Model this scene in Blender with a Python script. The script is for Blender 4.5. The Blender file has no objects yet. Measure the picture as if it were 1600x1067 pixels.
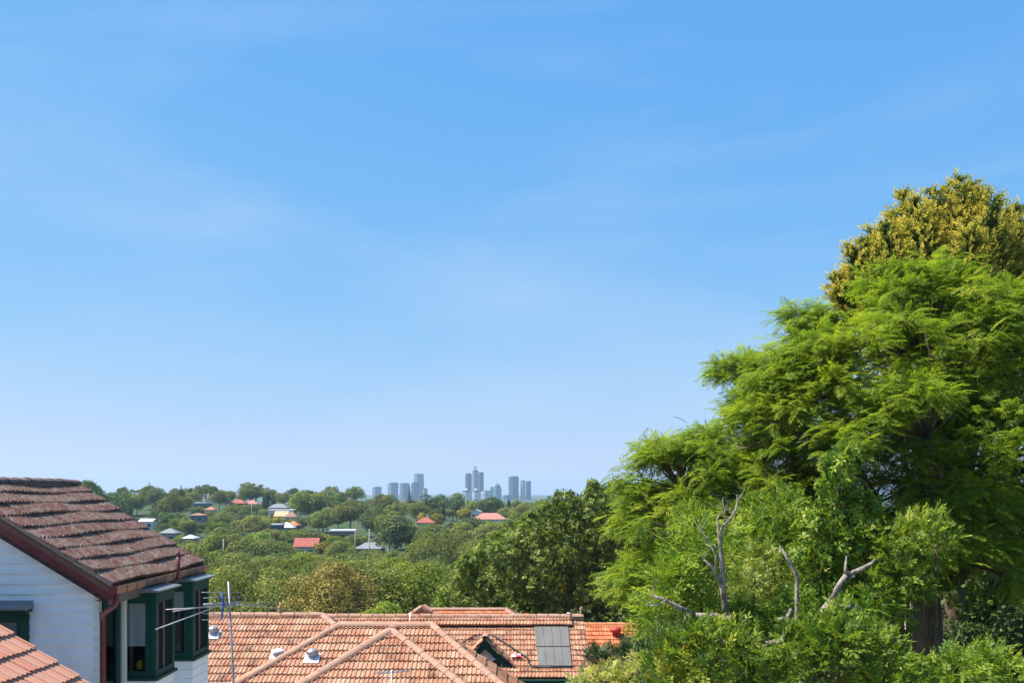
import bpy, bmesh, math, random
import numpy as np
from mathutils import Vector, Matrix

# ------------------------------------------------------------------ camera, sky, sun, exposure
SC = bpy.context.scene
COL = SC.collection
F, VH, ZC = 1500.0, 768.0, 8.0            # focal length in photo pixels, horizon row, eye height
cam_d = bpy.data.cameras.new('camera'); cam = bpy.data.objects.new('camera', cam_d); COL.objects.link(cam)
cam.location = (0, 0, ZC); cam.rotation_euler = (math.radians(90), 0, 0)
cam_d.sensor_width = 36.0; cam_d.lens = 36.0 * F / 1600.0
cam_d.shift_y = (VH - 533.5) / 1600.0
cam_d.clip_start = 0.1; cam_d.clip_end = 40000
SC.camera = cam

TOSUN = Vector((-0.54, -0.03, 0.84)).normalized()
EL = math.asin(TOSUN.z); AZ = math.atan2(TOSUN.x, TOSUN.y)
world = bpy.data.worlds.new('World'); SC.world = world; world.use_nodes = True
wn, wl = world.node_tree.nodes, world.node_tree.links
for n in list(wn): wn.remove(n)
sky = wn.new('ShaderNodeTexSky'); sky.sky_type = 'NISHITA'; sky.sun_disc = False
sky.sun_elevation = EL; sky.sun_rotation = AZ % (2 * math.pi)
sky.altitude = 0; sky.air_density = 1.0; sky.dust_density = 0.3; sky.ozone_density = 2.2
bg = wn.new('ShaderNodeBackground'); bg.inputs[1].default_value = 0.087
wo = wn.new('ShaderNodeOutputWorld')
# thin high cirrus, all over the sky
tc = wn.new('ShaderNodeTexCoord'); mp = wn.new('ShaderNodeMapping')
mp.inputs['Scale'].default_value = (1.0, 1.0, 3.6); mp.inputs['Rotation'].default_value = (0.12, 0.25, 0.4)
nz = wn.new('ShaderNodeTexNoise'); nz.inputs['Scale'].default_value = 1.7; nz.inputs['Detail'].default_value = 7; nz.inputs['Roughness'].default_value = 0.52
nz.inputs['Distortion'].default_value = 0.4
mr = wn.new('ShaderNodeMapRange'); mr.inputs[1].default_value = 0.47; mr.inputs[2].default_value = 0.78; mr.inputs[3].default_value = 0.0; mr.inputs[4].default_value = 0.40
mx = wn.new('ShaderNodeMixRGB'); mx.blend_type = 'MIX'; mx.inputs[2].default_value = (3.3, 4.1, 5.1, 1)
tint = wn.new('ShaderNodeMixRGB'); tint.blend_type = 'MULTIPLY'; tint.inputs[0].default_value = 1.0; tint.inputs[2].default_value = (1, 1, 1, 1)
wl.new(tc.outputs['Generated'], mp.inputs[0]); wl.new(mp.outputs[0], nz.inputs['Vector']); wl.new(nz.outputs[0], mr.inputs[0])
sp = wn.new('ShaderNodeSeparateColor'); cb = wn.new('ShaderNodeCombineColor'); wl.new(sky.outputs[0], sp.inputs[0])
for ch, (gm, mu) in enumerate(((0.985, 0.545), (0.457, 1.58), (0.127, 4.00))):   # the photograph's film curve for the blue sky
    pw = wn.new('ShaderNodeMath'); pw.operation = 'POWER'; pw.inputs[1].default_value = gm
    ml = wn.new('ShaderNodeMath'); ml.operation = 'MULTIPLY'; ml.inputs[1].default_value = mu
    wl.new(sp.outputs[ch], pw.inputs[0]); wl.new(pw.outputs[0], ml.inputs[0]); wl.new(ml.outputs[0], cb.inputs[ch])
wl.new(cb.outputs[0], tint.inputs[1]); wl.new(tint.outputs[0], mx.inputs[1]); wl.new(mr.outputs[0], mx.inputs[0])
wl.new(mx.outputs[0], bg.inputs[0]); wl.new(bg.outputs[0], wo.inputs[0])

sun_d = bpy.data.lights.new('sun', 'SUN'); sun_d.energy = 4.8; sun_d.angle = math.radians(0.53); sun_d.color = (1.0, 0.95, 0.87)
sun = bpy.data.objects.new('sun', sun_d); COL.objects.link(sun); sun.location = (-60, 20, 120)
sun.rotation_euler = TOSUN.to_track_quat('Z', 'Y').to_euler()

SC.view_settings.view_transform = 'Standard'; SC.view_settings.look = 'None'
SC.view_settings.exposure = 1.10; SC.view_settings.gamma = 1.0; SC.view_settings.use_curve_mapping = False
SC.render.engine = 'CYCLES'
cy = SC.cycles
cy.use_denoising = True; cy.max_bounces = 6; cy.diffuse_bounces = 4; cy.glossy_bounces = 2; cy.transmission_bounces = 3
cy.transparent_max_bounces = 6; cy.volume_bounces = 1; cy.caustics_reflective = False; cy.caustics_refractive = False
try: cy.denoiser = 'OPENIMAGEDENOISE'
except Exception: pass

R = random.Random(7)
NR = np.random.default_rng(11)
def P(u, v, Y):                            # a point at depth Y seen at photo pixel (u, v)
    return Vector(((u - 800) / F * Y, Y, ZC + (VH - v) / F * Y))
def ray_plane(u, v, p0, n):
    d = Vector(((u - 800) / F, 1, (VH - v) / F)); o = Vector((0, 0, ZC))
    return o + d * ((p0 - o).dot(n) / d.dot(n))

# ------------------------------------------------------------------ materials
MATS = {}
def nmat(name):
    m = bpy.data.materials.new(name); m.use_nodes = True
    nt = m.node_tree; nt.nodes.clear()
    return m, nt.nodes, nt.links
def ramp(nn, stops):
    r = nn.new('ShaderNodeValToRGB'); e = r.color_ramp.elements
    while len(e) < len(stops): e.new(0.5)
    for k, (p, c) in enumerate(stops): e[k].position = p; e[k].color = (*c, 1)
    return r
def mat(name, c1, c2=None, scale=6.0, rough=0.7, bump=0.0, bscale=40.0, spec=0.3, metal=0.0, stretch=(1, 1, 1), lo=0.35, hi=0.65):
    if name in MATS: return MATS[name]
    m, nn, ll = nmat(name)
    b = nn.new('ShaderNodeBsdfPrincipled'); o = nn.new('ShaderNodeOutputMaterial'); ll.new(b.outputs[0], o.inputs[0])
    b.inputs['Roughness'].default_value = rough; b.inputs['Metallic'].default_value = metal
    b.inputs['Specular IOR Level'].default_value = spec
    t = nn.new('ShaderNodeTexCoord'); mpg = nn.new('ShaderNodeMapping'); mpg.inputs['Scale'].default_value = stretch
    ll.new(t.outputs['Object'], mpg.inputs[0])
    if c2 is None: b.inputs['Base Color'].default_value = (*c1, 1)
    else:
        n = nn.new('ShaderNodeTexNoise'); n.inputs['Scale'].default_value = scale; n.inputs['Detail'].default_value = 6; n.inputs['Roughness'].default_value = 0.65
        ll.new(mpg.outputs[0], n.inputs['Vector'])
        r = ramp(nn, [(lo, c1), (hi, c2)]); ll.new(n.outputs[0], r.inputs[0]); ll.new(r.outputs[0], b.inputs['Base Color'])
    if bump > 0:
        n2 = nn.new('ShaderNodeTexNoise'); n2.inputs['Scale'].default_value = bscale; n2.inputs['Detail'].default_value = 4
        ll.new(mpg.outputs[0], n2.inputs['Vector'])
        bp = nn.new('ShaderNodeBump'); bp.inputs['Strength'].default_value = bump; bp.inputs['Distance'].default_value = 0.02
        ll.new(n2.outputs[0], bp.inputs['Height']); ll.new(bp.outputs[0], b.inputs['Normal'])
    MATS[name] = m; return m

def tile_mat(name, cols, lichen, lichen_amt, speck, joined=False, rough=0.85):
    """fired clay tile: each tile its own tone, lichen mottling, pale specks"""
    m, nn, ll = nmat(name)
    b = nn.new('ShaderNodeBsdfPrincipled'); o = nn.new('ShaderNodeOutputMaterial'); ll.new(b.outputs[0], o.inputs[0])
    b.inputs['Roughness'].default_value = rough; b.inputs['Specular IOR Level'].default_value = 0.25
    if joined:
        g = nn.new('ShaderNodeNewGeometry'); rnd = g.outputs['Random Per Island']
    else:
        g = nn.new('ShaderNodeObjectInfo'); rnd = g.outputs['Random']
    r = ramp(nn, [(k / max(1, len(cols) - 1), c) for k, c in enumerate(cols)]); ll.new(rnd, r.inputs[0])
    geo = nn.new('ShaderNodeNewGeometry')
    n = nn.new('ShaderNodeTexNoise'); n.inputs['Scale'].default_value = 5.5; n.inputs['Detail'].default_value = 8; n.inputs['Roughness'].default_value = 0.72
    ll.new(geo.outputs['Position'], n.inputs['Vector'])
    mrr = nn.new('ShaderNodeMapRange'); mrr.inputs[1].default_value = 0.40; mrr.inputs[2].default_value = 0.66; mrr.inputs[4].default_value = lichen_amt
    ll.new(n.outputs[0], mrr.inputs[0])
    mx1 = nn.new('ShaderNodeMixRGB'); mx1.inputs[2].default_value = (*lichen, 1)
    ll.new(mrr.outputs[0], mx1.inputs[0]); ll.new(r.outputs[0], mx1.inputs[1])
    n2 = nn.new('ShaderNodeTexNoise'); n2.inputs['Scale'].default_value = 26; n2.inputs['Detail'].default_value = 5; n2.inputs['Roughness'].default_value = 0.7
    ll.new(geo.outputs['Position'], n2.inputs['Vector'])
    m2 = nn.new('ShaderNodeMapRange'); m2.inputs[1].default_value = 0.57; m2.inputs[2].default_value = 0.66; m2.inputs[4].default_value = speck[3]
    ll.new(n2.outputs[0], m2.inputs[0])
    mx2 = nn.new('ShaderNodeMixRGB'); mx2.inputs[2].default_value = (*speck[:3], 1)
    ll.new(m2.outputs[0], mx2.inputs[0]); ll.new(mx1.outputs[0], mx2.inputs[1]); ll.new(mx2.outputs[0], b.inputs['Base Color'])
    bp = nn.new('ShaderNodeBump'); bp.inputs['Strength'].default_value = 0.35; bp.inputs['Distance'].default_value = 0.012
    ll.new(n2.outputs[0], bp.inputs['Height']); ll.new(bp.outputs[0], b.inputs['Normal'])
    MATS[name] = m; return m

def leaf_mat(name, stops, trans=0.35, rough=0.5, spec=0.3, vary=0.25, tcol=None):
    m, nn, ll = nmat(name)
    o = nn.new('ShaderNodeOutputMaterial')
    a = nn.new('ShaderNodeAttribute'); a.attribute_name = 'tint'
    r = ramp(nn, stops); ll.new(a.outputs['Fac'], r.inputs[0])
    oi = nn.new('ShaderNodeObjectInfo')
    hs = nn.new('ShaderNodeHueSaturation')
    mr1 = nn.new('ShaderNodeMapRange'); mr1.inputs[3].default_value = 1 - vary; mr1.inputs[4].default_value = 1 + vary
    ll.new(oi.outputs['Random'], mr1.inputs[0]); ll.new(mr1.outputs[0], hs.inputs['Value'])
    sub = nn.new('ShaderNodeMath'); sub.operation = 'MULTIPLY'; sub.inputs[1].default_value = 7.31
    fr = nn.new('ShaderNodeMath'); fr.operation = 'FRACT'
    ll.new(oi.outputs['Random'], sub.inputs[0]); ll.new(sub.outputs[0], fr.inputs[0])
    mr2 = nn.new('ShaderNodeMapRange'); mr2.inputs[3].default_value = 0.5 - 0.10 * vary; mr2.inputs[4].default_value = 0.5 + 0.06 * vary
    ll.new(fr.outputs[0], mr2.inputs[0]); ll.new(mr2.outputs[0], hs.inputs['Hue'])
    ll.new(r.outputs[0], hs.inputs['Color'])
    b = nn.new('ShaderNodeBsdfPrincipled'); b.inputs['Roughness'].default_value = rough; b.inputs['Specular IOR Level'].default_value = spec
    t = nn.new('ShaderNodeBsdfTranslucent')
    g = nn.new('ShaderNodeMixRGB'); g.blend_type = 'MULTIPLY'; g.inputs[0].default_value = 1; g.inputs[2].default_value = (*(tcol or (1.25, 1.35, 0.6)), 1)
    ll.new(hs.outputs[0], g.inputs[1]); ll.new(g.outputs[0], t.inputs[0]); ll.new(hs.outputs[0], b.inputs['Base Color'])
    mx1 = nn.new('ShaderNodeMixShader'); mx1.inputs[0].default_value = trans
    ll.new(b.outputs[0], mx1.inputs[1]); ll.new(t.outputs[0], mx1.inputs[2]); ll.new(mx1.outputs[0], o.inputs[0])
    MATS[name] = m; return m

def glass_mat(name='window_glass', tintc=(0.93, 0.96, 0.95)):
    m, nn, ll = nmat(name)
    o = nn.new('ShaderNodeOutputMaterial'); t = nn.new('ShaderNodeBsdfTransparent'); t.inputs[0].default_value = (*tintc, 1)
    g = nn.new('ShaderNodeBsdfGlossy'); g.inputs['Roughness'].default_value = 0.03
    fr = nn.new('ShaderNodeFresnel'); fr.inputs[0].default_value = 1.5
    mx1 = nn.new('ShaderNodeMixShader'); ll.new(fr.outputs[0], mx1.inputs[0]); ll.new(t.outputs[0], mx1.inputs[1]); ll.new(g.outputs[0], mx1.inputs[2]); ll.new(mx1.outputs[0], o.inputs[0])
    MATS[name] = m; return m

TC = [(0.15, 0.056, 0.036), (0.25, 0.082, 0.045), (0.30, 0.108, 0.058), (0.33, 0.125, 0.068), (0.38, 0.172, 0.100), (0.36, 0.20, 0.12), (0.34, 0.135, 0.075), (0.40, 0.155, 0.088), (0.44, 0.27, 0.18)]
M_TC = tile_mat('terracotta_tile', TC, (0.46, 0.33, 0.215), 0.68, (0.13, 0.075, 0.055, 0.65))
M_TCJ = tile_mat('terracotta_tile_joined', TC, (0.46, 0.33, 0.215), 0.68, (0.13, 0.075, 0.055, 0.65), True)
TO = [(0.42, 0.09, 0.03), (0.50, 0.14, 0.05), (0.55, 0.20, 0.09)]
M_TOJ = tile_mat('orange_tile_joined', TO, (0.52, 0.27, 0.15), 0.5, (0.2, 0.1, 0.06, 0.4), True)
M_TO = tile_mat('orange_tile', TO, (0.52, 0.27, 0.15), 0.5, (0.2, 0.1, 0.06, 0.4))
M_CAP = tile_mat('ridge_cap_clay', [(0.32, 0.15, 0.10), (0.42, 0.23, 0.155), (0.36, 0.17, 0.11)], (0.36, 0.26, 0.19), 0.85, (0.14, 0.10, 0.08, 0.75))
TM = [(0.125, 0.046, 0.038), (0.14, 0.056, 0.045), (0.165, 0.055, 0.048), (0.14, 0.066, 0.052)]
M_TM = tile_mat('maroon_weathered_tile', TM, (0.255, 0.21, 0.165), 0.9, (0.52, 0.46, 0.39, 0.8))
M_TPK = tile_mat('salmon_tile', [(0.50, 0.20, 0.13), (0.56, 0.26, 0.17), (0.50, 0.24, 0.17)], (0.45, 0.30, 0.22), 0.5, (0.25, 0.16, 0.11, 0.5))
M_DECK = mat('roof_underlay', (0.09, 0.045, 0.03), (0.13, 0.06, 0.04), 8)
M_MORT = mat('mortar', (0.24, 0.16, 0.12), (0.34, 0.24, 0.18), 12, 0.9, 0.3)
M_WHITE = mat('white_weatherboard_paint', (0.80, 0.795, 0.775), (0.88, 0.88, 0.87), 2.5, 0.55, 0.08, 30, stretch=(1.2, 1.2, 0.5), lo=.30, hi=.55)
M_CREAM = mat('cream_paint', (0.66, 0.64, 0.55), (0.72, 0.70, 0.60), 4, 0.5)
M_GREEN = mat('dark_green_paint', (0.008, 0.05, 0.036), (0.014, 0.07, 0.05), 5, 0.55, 0.05, 40, 0.15)
M_SCREEN = mat('black_fly_screen', (0.012, 0.014, 0.016), None, rough=0.8, spec=0.1)
M_MAROON = mat('maroon_paint', (0.10, 0.018, 0.022), (0.15, 0.035, 0.036), 5, 0.4, 0.1, 30, 0.4)
M_DARKBOARD = mat('peeling_shaded_board', (0.02, 0.018, 0.02), (0.09, 0.05, 0.045), 9, 0.7, 0.2)  # near-black tone holds peeling paint and painted-in shade below roof edges
M_FASCIA = mat('brown_fascia', (0.16, 0.12, 0.10), (0.20, 0.15, 0.12), 4, 0.6)
M_GUTTER = mat('faded_copper_gutter', (0.30, 0.14, 0.08), (0.40, 0.20, 0.12), 6, 0.5, 0.1, 30)
M_FLASH = mat('grey_metal_hood', (0.22, 0.25, 0.27), (0.30, 0.33, 0.35), 5, 0.35, 0.05, 20, 0.5, 0.6)
M_GALV = mat('galvanised_metal', (0.22, 0.22, 0.24), (0.34, 0.335, 0.36), 14, 0.5, 0, 40, 0.4, 0.4)
M_BLUEP = mat('blue_plastic', (0.05, 0.09, 0.32), None, rough=0.4)
M_VWHITE = mat('white_vent_paint', (0.72, 0.73, 0.75), (0.80, 0.80, 0.80), 9, 0.4)
M_VGREY = mat('grey_vent_metal', (0.30, 0.30, 0.33), (0.42, 0.42, 0.45), 30, 0.45, 0, 40, 0.5, 0.5)
M_BLIND = mat('pale_blind', (0.86, 0.88, 0.88), (0.90, 0.92, 0.92), 3, 0.8)
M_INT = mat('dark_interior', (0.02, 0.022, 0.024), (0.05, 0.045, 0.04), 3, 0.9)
M_YEL = mat('yellow_ornament', (0.7, 0.5, 0.02), None)
M_PANEL = mat('black_rubber_mat', (0.115, 0.110, 0.100), (0.155, 0.148, 0.135), 3, 0.55, 0.1, 60, 0.4, 0, (1, 0.15, 1))
M_BLACK = mat('black_pipe', (0.02, 0.02, 0.022), None, rough=0.5)
M_GREYWALL = mat('sage_grey_board', (0.20, 0.24, 0.22), (0.25, 0.29, 0.27), 3, 0.6)
M_BOUNCE = mat('bounce_concrete', (0.52, 0.50, 0.46), (0.60, 0.58, 0.54), 1.5, 0.9, 0.2, 20)  # pale tone of the added ground that reflects light upwards
M_SOIL = mat('ground_soil_grass', (0.025, 0.05, 0.012), (0.05, 0.075, 0.02), 0.15, 0.95, 0.3, 6)
M_BARK = mat('bark_brown', (0.06, 0.040, 0.027), (0.15, 0.10, 0.07), 9, 0.9, 0.6, 25, stretch=(1, 1, 0.25))
M_BARKG = mat('bark_grey', (0.085, 0.068, 0.054), (0.33, 0.275, 0.22), 16, 0.9, 1.0, 45, stretch=(1, 1, 0.45), lo=.36, hi=.6)
M_BARKW = mat('bark_pale_gum', (0.30, 0.26, 0.21), (0.50, 0.45, 0.39), 6, 0.8, 0.2, 20)
M_GLASS = glass_mat()

# ------------------------------------------------------------------ mesh helpers
def tag(o, label=None, cat=None, group=None, kind=None):
    if label: o['label'] = label
    if cat: o['category'] = cat
    if group: o['group'] = group
    if kind: o['kind'] = kind
    return o
def empty(name, loc=(0, 0, 0), label=None, cat=None, group=None):
    o = bpy.data.objects.new(name, None); o.location = loc; o.empty_display_size = 0.3; COL.objects.link(o)
    return tag(o, label, cat, group)
def link(name, me, parent=None, mw=None):
    o = bpy.data.objects.new(name, me); COL.objects.link(o)
    if parent is not None:
        o.parent = parent
        o.matrix_parent_inverse = WM(parent).inverted()
    if mw is not None: o.matrix_basis = mw
    return o
def WM(o):                                   # world matrix without a depsgraph update
    m = o.matrix_basis
    if o.parent is not None: m = WM(o.parent) @ o.matrix_parent_inverse @ m
    return m
class MB:
    def __init__(s): s.v = []; s.f = []
    def add(s, vs, fs):
        k = len(s.v); s.v += [tuple(v) for v in vs]; s.f += [tuple(i + k for i in f) for f in fs]; return s
    def box(s, c, d, rot=None):
        c = Vector(c); hx, hy, hz = d[0] / 2, d[1] / 2, d[2] / 2
        vs = [Vector((x, y, z)) for x in (-hx, hx) for y in (-hy, hy) for z in (-hz, hz)]
        if rot is not None: vs = [rot @ v for v in vs]
        return s.add([c + v for v in vs], [(0, 1, 3, 2), (4, 6, 7, 5), (0, 4, 5, 1), (2, 3, 7, 6), (0, 2, 6, 4), (1, 5, 7, 3)])
    def bb(s, x0, x1, y0, y1, z0, z1): return s.box(((x0 + x1) / 2, (y0 + y1) / 2, (z0 + z1) / 2), (abs(x1 - x0), abs(y1 - y0), abs(z1 - z0)))
    def prism(s, poly, d):                   # polygon extruded along vector d
        n = len(poly); d = Vector(d); a = [Vector(p) for p in poly]
        return s.add(a + [p + d for p in a], [tuple(range(n))[::-1], tuple(range(n, 2 * n))] + [(k, (k + 1) % n, n + (k + 1) % n, n + k) for k in range(n)])
    def tube(s, pts, rads, n=8, cap=True):
        pts = [Vector(p) for p in pts]
        if not isinstance(rads, (list, tuple)): rads = [rads] * len(pts)
        ref = Vector((0.13, 0.29, 0.95)); rings = []
        for k, p in enumerate(pts):
            t = (pts[min(k + 1, len(pts) - 1)] - pts[max(k - 1, 0)]).normalized()
            a = t.cross(ref)
            if a.length < 0.1: a = t.cross(Vector((1, 0, 0)))
            a.normalize(); b = t.cross(a).normalized(); ref = b.cross(t) if False else ref
            rings.append([p + (a * math.cos(2 * math.pi * j / n) + b * math.sin(2 * math.pi * j / n)) * rads[k] for j in range(n)])
        vs = [v for r in rings for v in r]; fs = []
        for k in range(len(pts) - 1):
            for j in range(n): fs.append((k * n + j, k * n + (j + 1) % n, (k + 1) * n + (j + 1) % n, (k + 1) * n + j))
        if cap: fs += [tuple(range(n))[::-1], tuple((len(pts) - 1) * n + j for j in range(n))]
        return s.add(vs, fs)
    def lathe(s, c, prof, n=14):              # prof: (r, z) pairs
        c = Vector(c); vs = []
        for r, z in prof:
            vs += [c + Vector((r * math.cos(2 * math.pi * j / n), r * math.sin(2 * math.pi * j / n), z)) for j in range(n)]
        fs = [(k * n + j, k * n + (j + 1) % n, (k + 1) * n + (j + 1) % n, (k + 1) * n + j) for k in range(len(prof) - 1) for j in range(n)]
        fs += [tuple(range(n))[::-1], tuple((len(prof) - 1) * n + j for j in range(n))]
        return s.add(vs, fs)
    def mesh(s, name, m, smooth=False):
        me = bpy.data.meshes.new(name); me.from_pydata(s.v, [], s.f); me.update()
        if m is not None: me.materials.append(m)
        if smooth: me.polygons.foreach_set('use_smooth', [True] * len(me.polygons))
        return me
    def build(s, name, m, parent=None, smooth=False, bevel=0.0):
        me = s.mesh(name, m, smooth)
        bm = bmesh.new(); bm.from_mesh(me); bmesh.ops.recalc_face_normals(bm, faces=bm.faces)
        if bevel: bmesh.ops.bevel(bm, geom=bm.edges[:], offset=bevel, segments=1, affect='EDGES')
        bm.to_mesh(me); bm.free()
        return link(name, me, parent)

def np_mesh(name, verts, quads, m, tint=None, smooth=False):
    """verts (n,3), quads (m,k) -> mesh; tint per vertex"""
    me = bpy.data.meshes.new(name); nv, (nf, k) = len(verts), quads.shape
    me.vertices.add(nv); me.vertices.foreach_set('co', np.ascontiguousarray(verts, np.float32).ravel())
    me.loops.add(nf * k); me.loops.foreach_set('vertex_index', np.ascontiguousarray(quads, np.int32).ravel())
    me.polygons.add(nf); me.polygons.foreach_set('loop_start', np.arange(0, nf * k, k, dtype=np.int32))
    try: me.polygons.foreach_set('loop_total', np.full(nf, k, np.int32))
    except Exception: pass
    if tint is not None:
        a = me.attributes.new('tint', 'FLOAT', 'POINT'); a.data.foreach_set('value', np.ascontiguousarray(tint, np.float32))
    me.update(calc_edges=True)
    if smooth: me.polygons.foreach_set('use_smooth', [True] * nf)
    me.materials.append(m)
    return me
def norm(a): return a / np.maximum(np.linalg.norm(a, axis=-1, keepdims=True), 1e-9)
def scatter(tv, tf, org, axis, nrm, scale, tint, tjit=None):
    """copies template (axis=x, side=y, normal=z) to every origin; returns verts, quads, tint"""
    axis = norm(axis); side = norm(np.cross(nrm, axis)); nrm = np.cross(axis, side)
    n, k = len(org), len(tv)
    s = scale[:, None, None] if np.ndim(scale) == 1 else scale
    v = (tv[None, :, 0:1] * axis[:, None] + tv[None, :, 1:2] * side[:, None] + tv[None, :, 2:3] * nrm[:, None]) * s + org[:, None]
    f = tf[None] + (np.arange(n) * k)[:, None, None]
    t = np.repeat(tint, k)
    if tjit is not None: t = t + np.tile(tjit, n)
    return v.reshape(-1, 3), f.reshape(-1, tf.shape[1]), np.clip(t, 0, 1)
def join(parts):
    vs, fs, ts, o = [], [], [], 0
    for v, f, t in parts:
        vs.append(v); fs.append(f + o); ts.append(t); o += len(v)
    return np.concatenate(vs), np.concatenate(fs), np.concatenate(ts)
def rdir(n): return norm(NR.normal(size=(n, 3)))

# leaf templates
LEAF = (np.array([[0, 0, 0], [0.45, 0.22, 0.06], [1, 0, -0.06], [0.45, -0.22, 0.06]]), np.array([[0, 3, 2, 1]]))
BLOB = (np.array([[-0.5, 0, 0], [0, 0.42, 0.08], [0.5, 0, -0.05], [0, -0.42, 0.08]]), np.array([[0, 3, 2, 1]]))
def rosette(nl, el0, el1, w=0.2, seed=1, fold=0.05):
    r = random.Random(seed); vs, fs = [], []
    for k in range(nl):
        a = 2 * math.pi * k / nl * 1.0 + r.uniform(-0.3, 0.3) + (k % 2) * 0.2; e = math.radians(r.uniform(el0, el1)); L = r.uniform(0.75, 1.05)
        d = Vector((math.sin(e), math.cos(e) * math.cos(a), math.cos(e) * math.sin(a)))     # x = rosette axis
        sd = Vector((1, 0, 0)).cross(d).normalized(); up = d.cross(sd).normalized()
        b = len(vs); vs += [d * 0.06, d * 0.5 * L + sd * w + up * fold, d * L - Vector((0.12, 0, 0)), d * 0.5 * L - sd * w + up * fold]
        fs.append((b, b + 3, b + 2, b + 1))
    return np.array([tuple(v) for v in vs]), np.array(fs)
def sprig(nl, w=0.1, ll=0.4, seed=3):
    r = random.Random(seed); vs, fs = [], []
    for k in range(nl):
        t = 0.08 + 0.8 * k / (nl - 1); s = 1 if k % 2 else -1; a = math.radians(r.uniform(35, 65)) if k < nl - 1 else 0.05
        d = Vector((math.cos(a), s * math.sin(a), r.uniform(-0.15, 0.35))).normalized(); sd = Vector((-d.y, d.x, r.uniform(-.5, .5))).normalized(); L = ll * r.uniform(0.8, 1.1)
        o = Vector((t, 0, -0.12 * t * t)); b = len(vs)
        vs += [o, o + d * 0.45 * L + sd * w, o + d * L - Vector((0, 0, 0.05)), o + d * 0.45 * L - sd * w]; fs.append((b, b + 3, b + 2, b + 1))
    return np.array([tuple(v) for v in vs]), np.array(fs)
def fern(np_=10, seed=2):
    """bipinnate jacaranda leaf: arching rachis with pairs of narrow pinnae"""
    r = random.Random(seed); vs, fs = [], []
    def pt(t): return Vector((t - 0.06 * t * t, 0, 0.10 * t - 0.42 * t * t))
    for k in range(np_):
        t = 0.14 + 0.80 * k / (np_ - 1); L = 0.34 * math.sin(math.pi * (0.22 + 0.70 * t)) + 0.03
        for s in (-1, 1):
            a = math.radians(62 - 26 * t + r.uniform(-5, 5)); o = pt(t); tang = (pt(t + 0.02) - pt(t)).normalized()
            d = (tang * math.cos(a) + Vector((0, s, 0)) * math.sin(a) + Vector((0, 0, r.uniform(-0.30, -0.02)))).normalized()
            sd = (tang - d * tang.dot(d)).normalized(); w = 0.034; b = len(vs)
            vs += [o, o + d * L * 0.5 + sd * w, o + d * L - Vector((0, 0, 0.03)), o + d * L * 0.5 - sd * w]; fs.append((b, b + 3, b + 2, b + 1))
    b = len(vs); o = pt(0.93); vs += [o, pt(1.03) + Vector((0, 0.03, 0)), pt(1.16), pt(1.03) - Vector((0, 0.03, 0))]; fs.append((b, b + 3, b + 2, b + 1))
    b = len(vs); vs += [pt(-0.05), pt(-0.05) + Vector((0, 0.012, 0)), pt(0.5) + Vector((0, 0.008, 0)), pt(0.5)]; fs.append((b, b + 1, b + 2, b + 3))
    return np.array([tuple(v) for v in vs]), np.array(fs)
def brush(n=12, seed=5):
    """golden-cypress spray: short scale fans round a tapering axis"""
    r = random.Random(seed); vs, fs = [], []
    for k in range(n):
        t = k / (n - 1); a = k * 2.4; L = 0.34 * (1 - 0.6 * t); o = Vector((t * 0.85, 0, 0))
        d = Vector((0.75, math.cos(a), math.sin(a))).normalized(); sd = d.cross(Vector((1, 0, 0))).normalized(); b = len(vs); w = 0.085
        vs += [o, o + d * L * 0.6 + sd * w, o + d * L, o + d * L * 0.6 - sd * w]; fs.append((b, b + 3, b + 2, b + 1))
    return np.array([tuple(v) for v in vs]), np.array(fs)

# ------------------------------------------------------------------ ground
GP = [(-60, 3), (0, 1.4), (14, 0.8), (30, -1.6), (45, -4), (70, -7), (120, -13), (180, -16), (230, -17.8), (260, -17.2), (330, -14.5), (380, -12), (430, -10.5), (480, -8), (520, -5.2), (560, -2.8), (620, -.8), (700, 0), (800, -5), (1000, -14), (1500, -25), (4000, -22), (9000, -22)]
def ground_z(x, y):
    z = np.interp(y, [p[0] for p in GP], [p[1] for p in GP])
    r = x / np.maximum(y, 1.0); sm = np.clip((r + .15) / .07, 0, 1); z = z - 7.0 * sm * sm * (3 - 2 * sm) * np.clip((y - 470) / 90, 0, 1) * np.clip((1000 - y) / 200, 0, 1)
    return z + 1.2 * np.sin(x * 0.021 + 1) * np.clip((y - 90) / 150, 0, 1) * np.clip((900 - y) / 200, 0, 1)
ys = np.concatenate([np.linspace(-60, 120, 31), np.linspace(130, 900, 45), np.geomspace(950, 9000, 14)])
ts = np.linspace(-1, 1, 41)
gv = np.array([(t * (90 + max(y, 0) * 0.95), y, 0) for y in ys for t in ts]); gv[:, 2] = ground_z(gv[:, 0], gv[:, 1])
nq = len(ts)
gq = np.array([(j * nq + i, j * nq + i + 1, (j + 1) * nq + i + 1, (j + 1) * nq + i) for j in range(len(ys) - 1) for i in range(nq - 1)])
g = link('ground', np_mesh('ground', gv, gq, M_SOIL, None, True)); tag(g, 'grassy earth slope falling to the valley and rising to the far ridge', 'ground', kind='structure')

yx = np.linspace(-30, 1.5, 8); yy_ = np.linspace(-50, 23.2, 14)  # unseen ground sheet, added to throw sunlight up onto the shaded gable wall
yv = np.array([(x, y, 0) for y in yy_ for x in yx]); yv[:, 2] = ground_z(yv[:, 0], yv[:, 1]) + .05
yq = np.array([(j * 8 + i, j * 8 + i + 1, (j + 1) * 8 + i + 1, (j + 1) * 8 + i) for j in range(13) for i in range(7)])
tag(link('bounce_yard', np_mesh('bounce_yard', yv, yq, M_BOUNCE)), 'added unseen pale yard between the houses', 'reflector', kind='structure')
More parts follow.
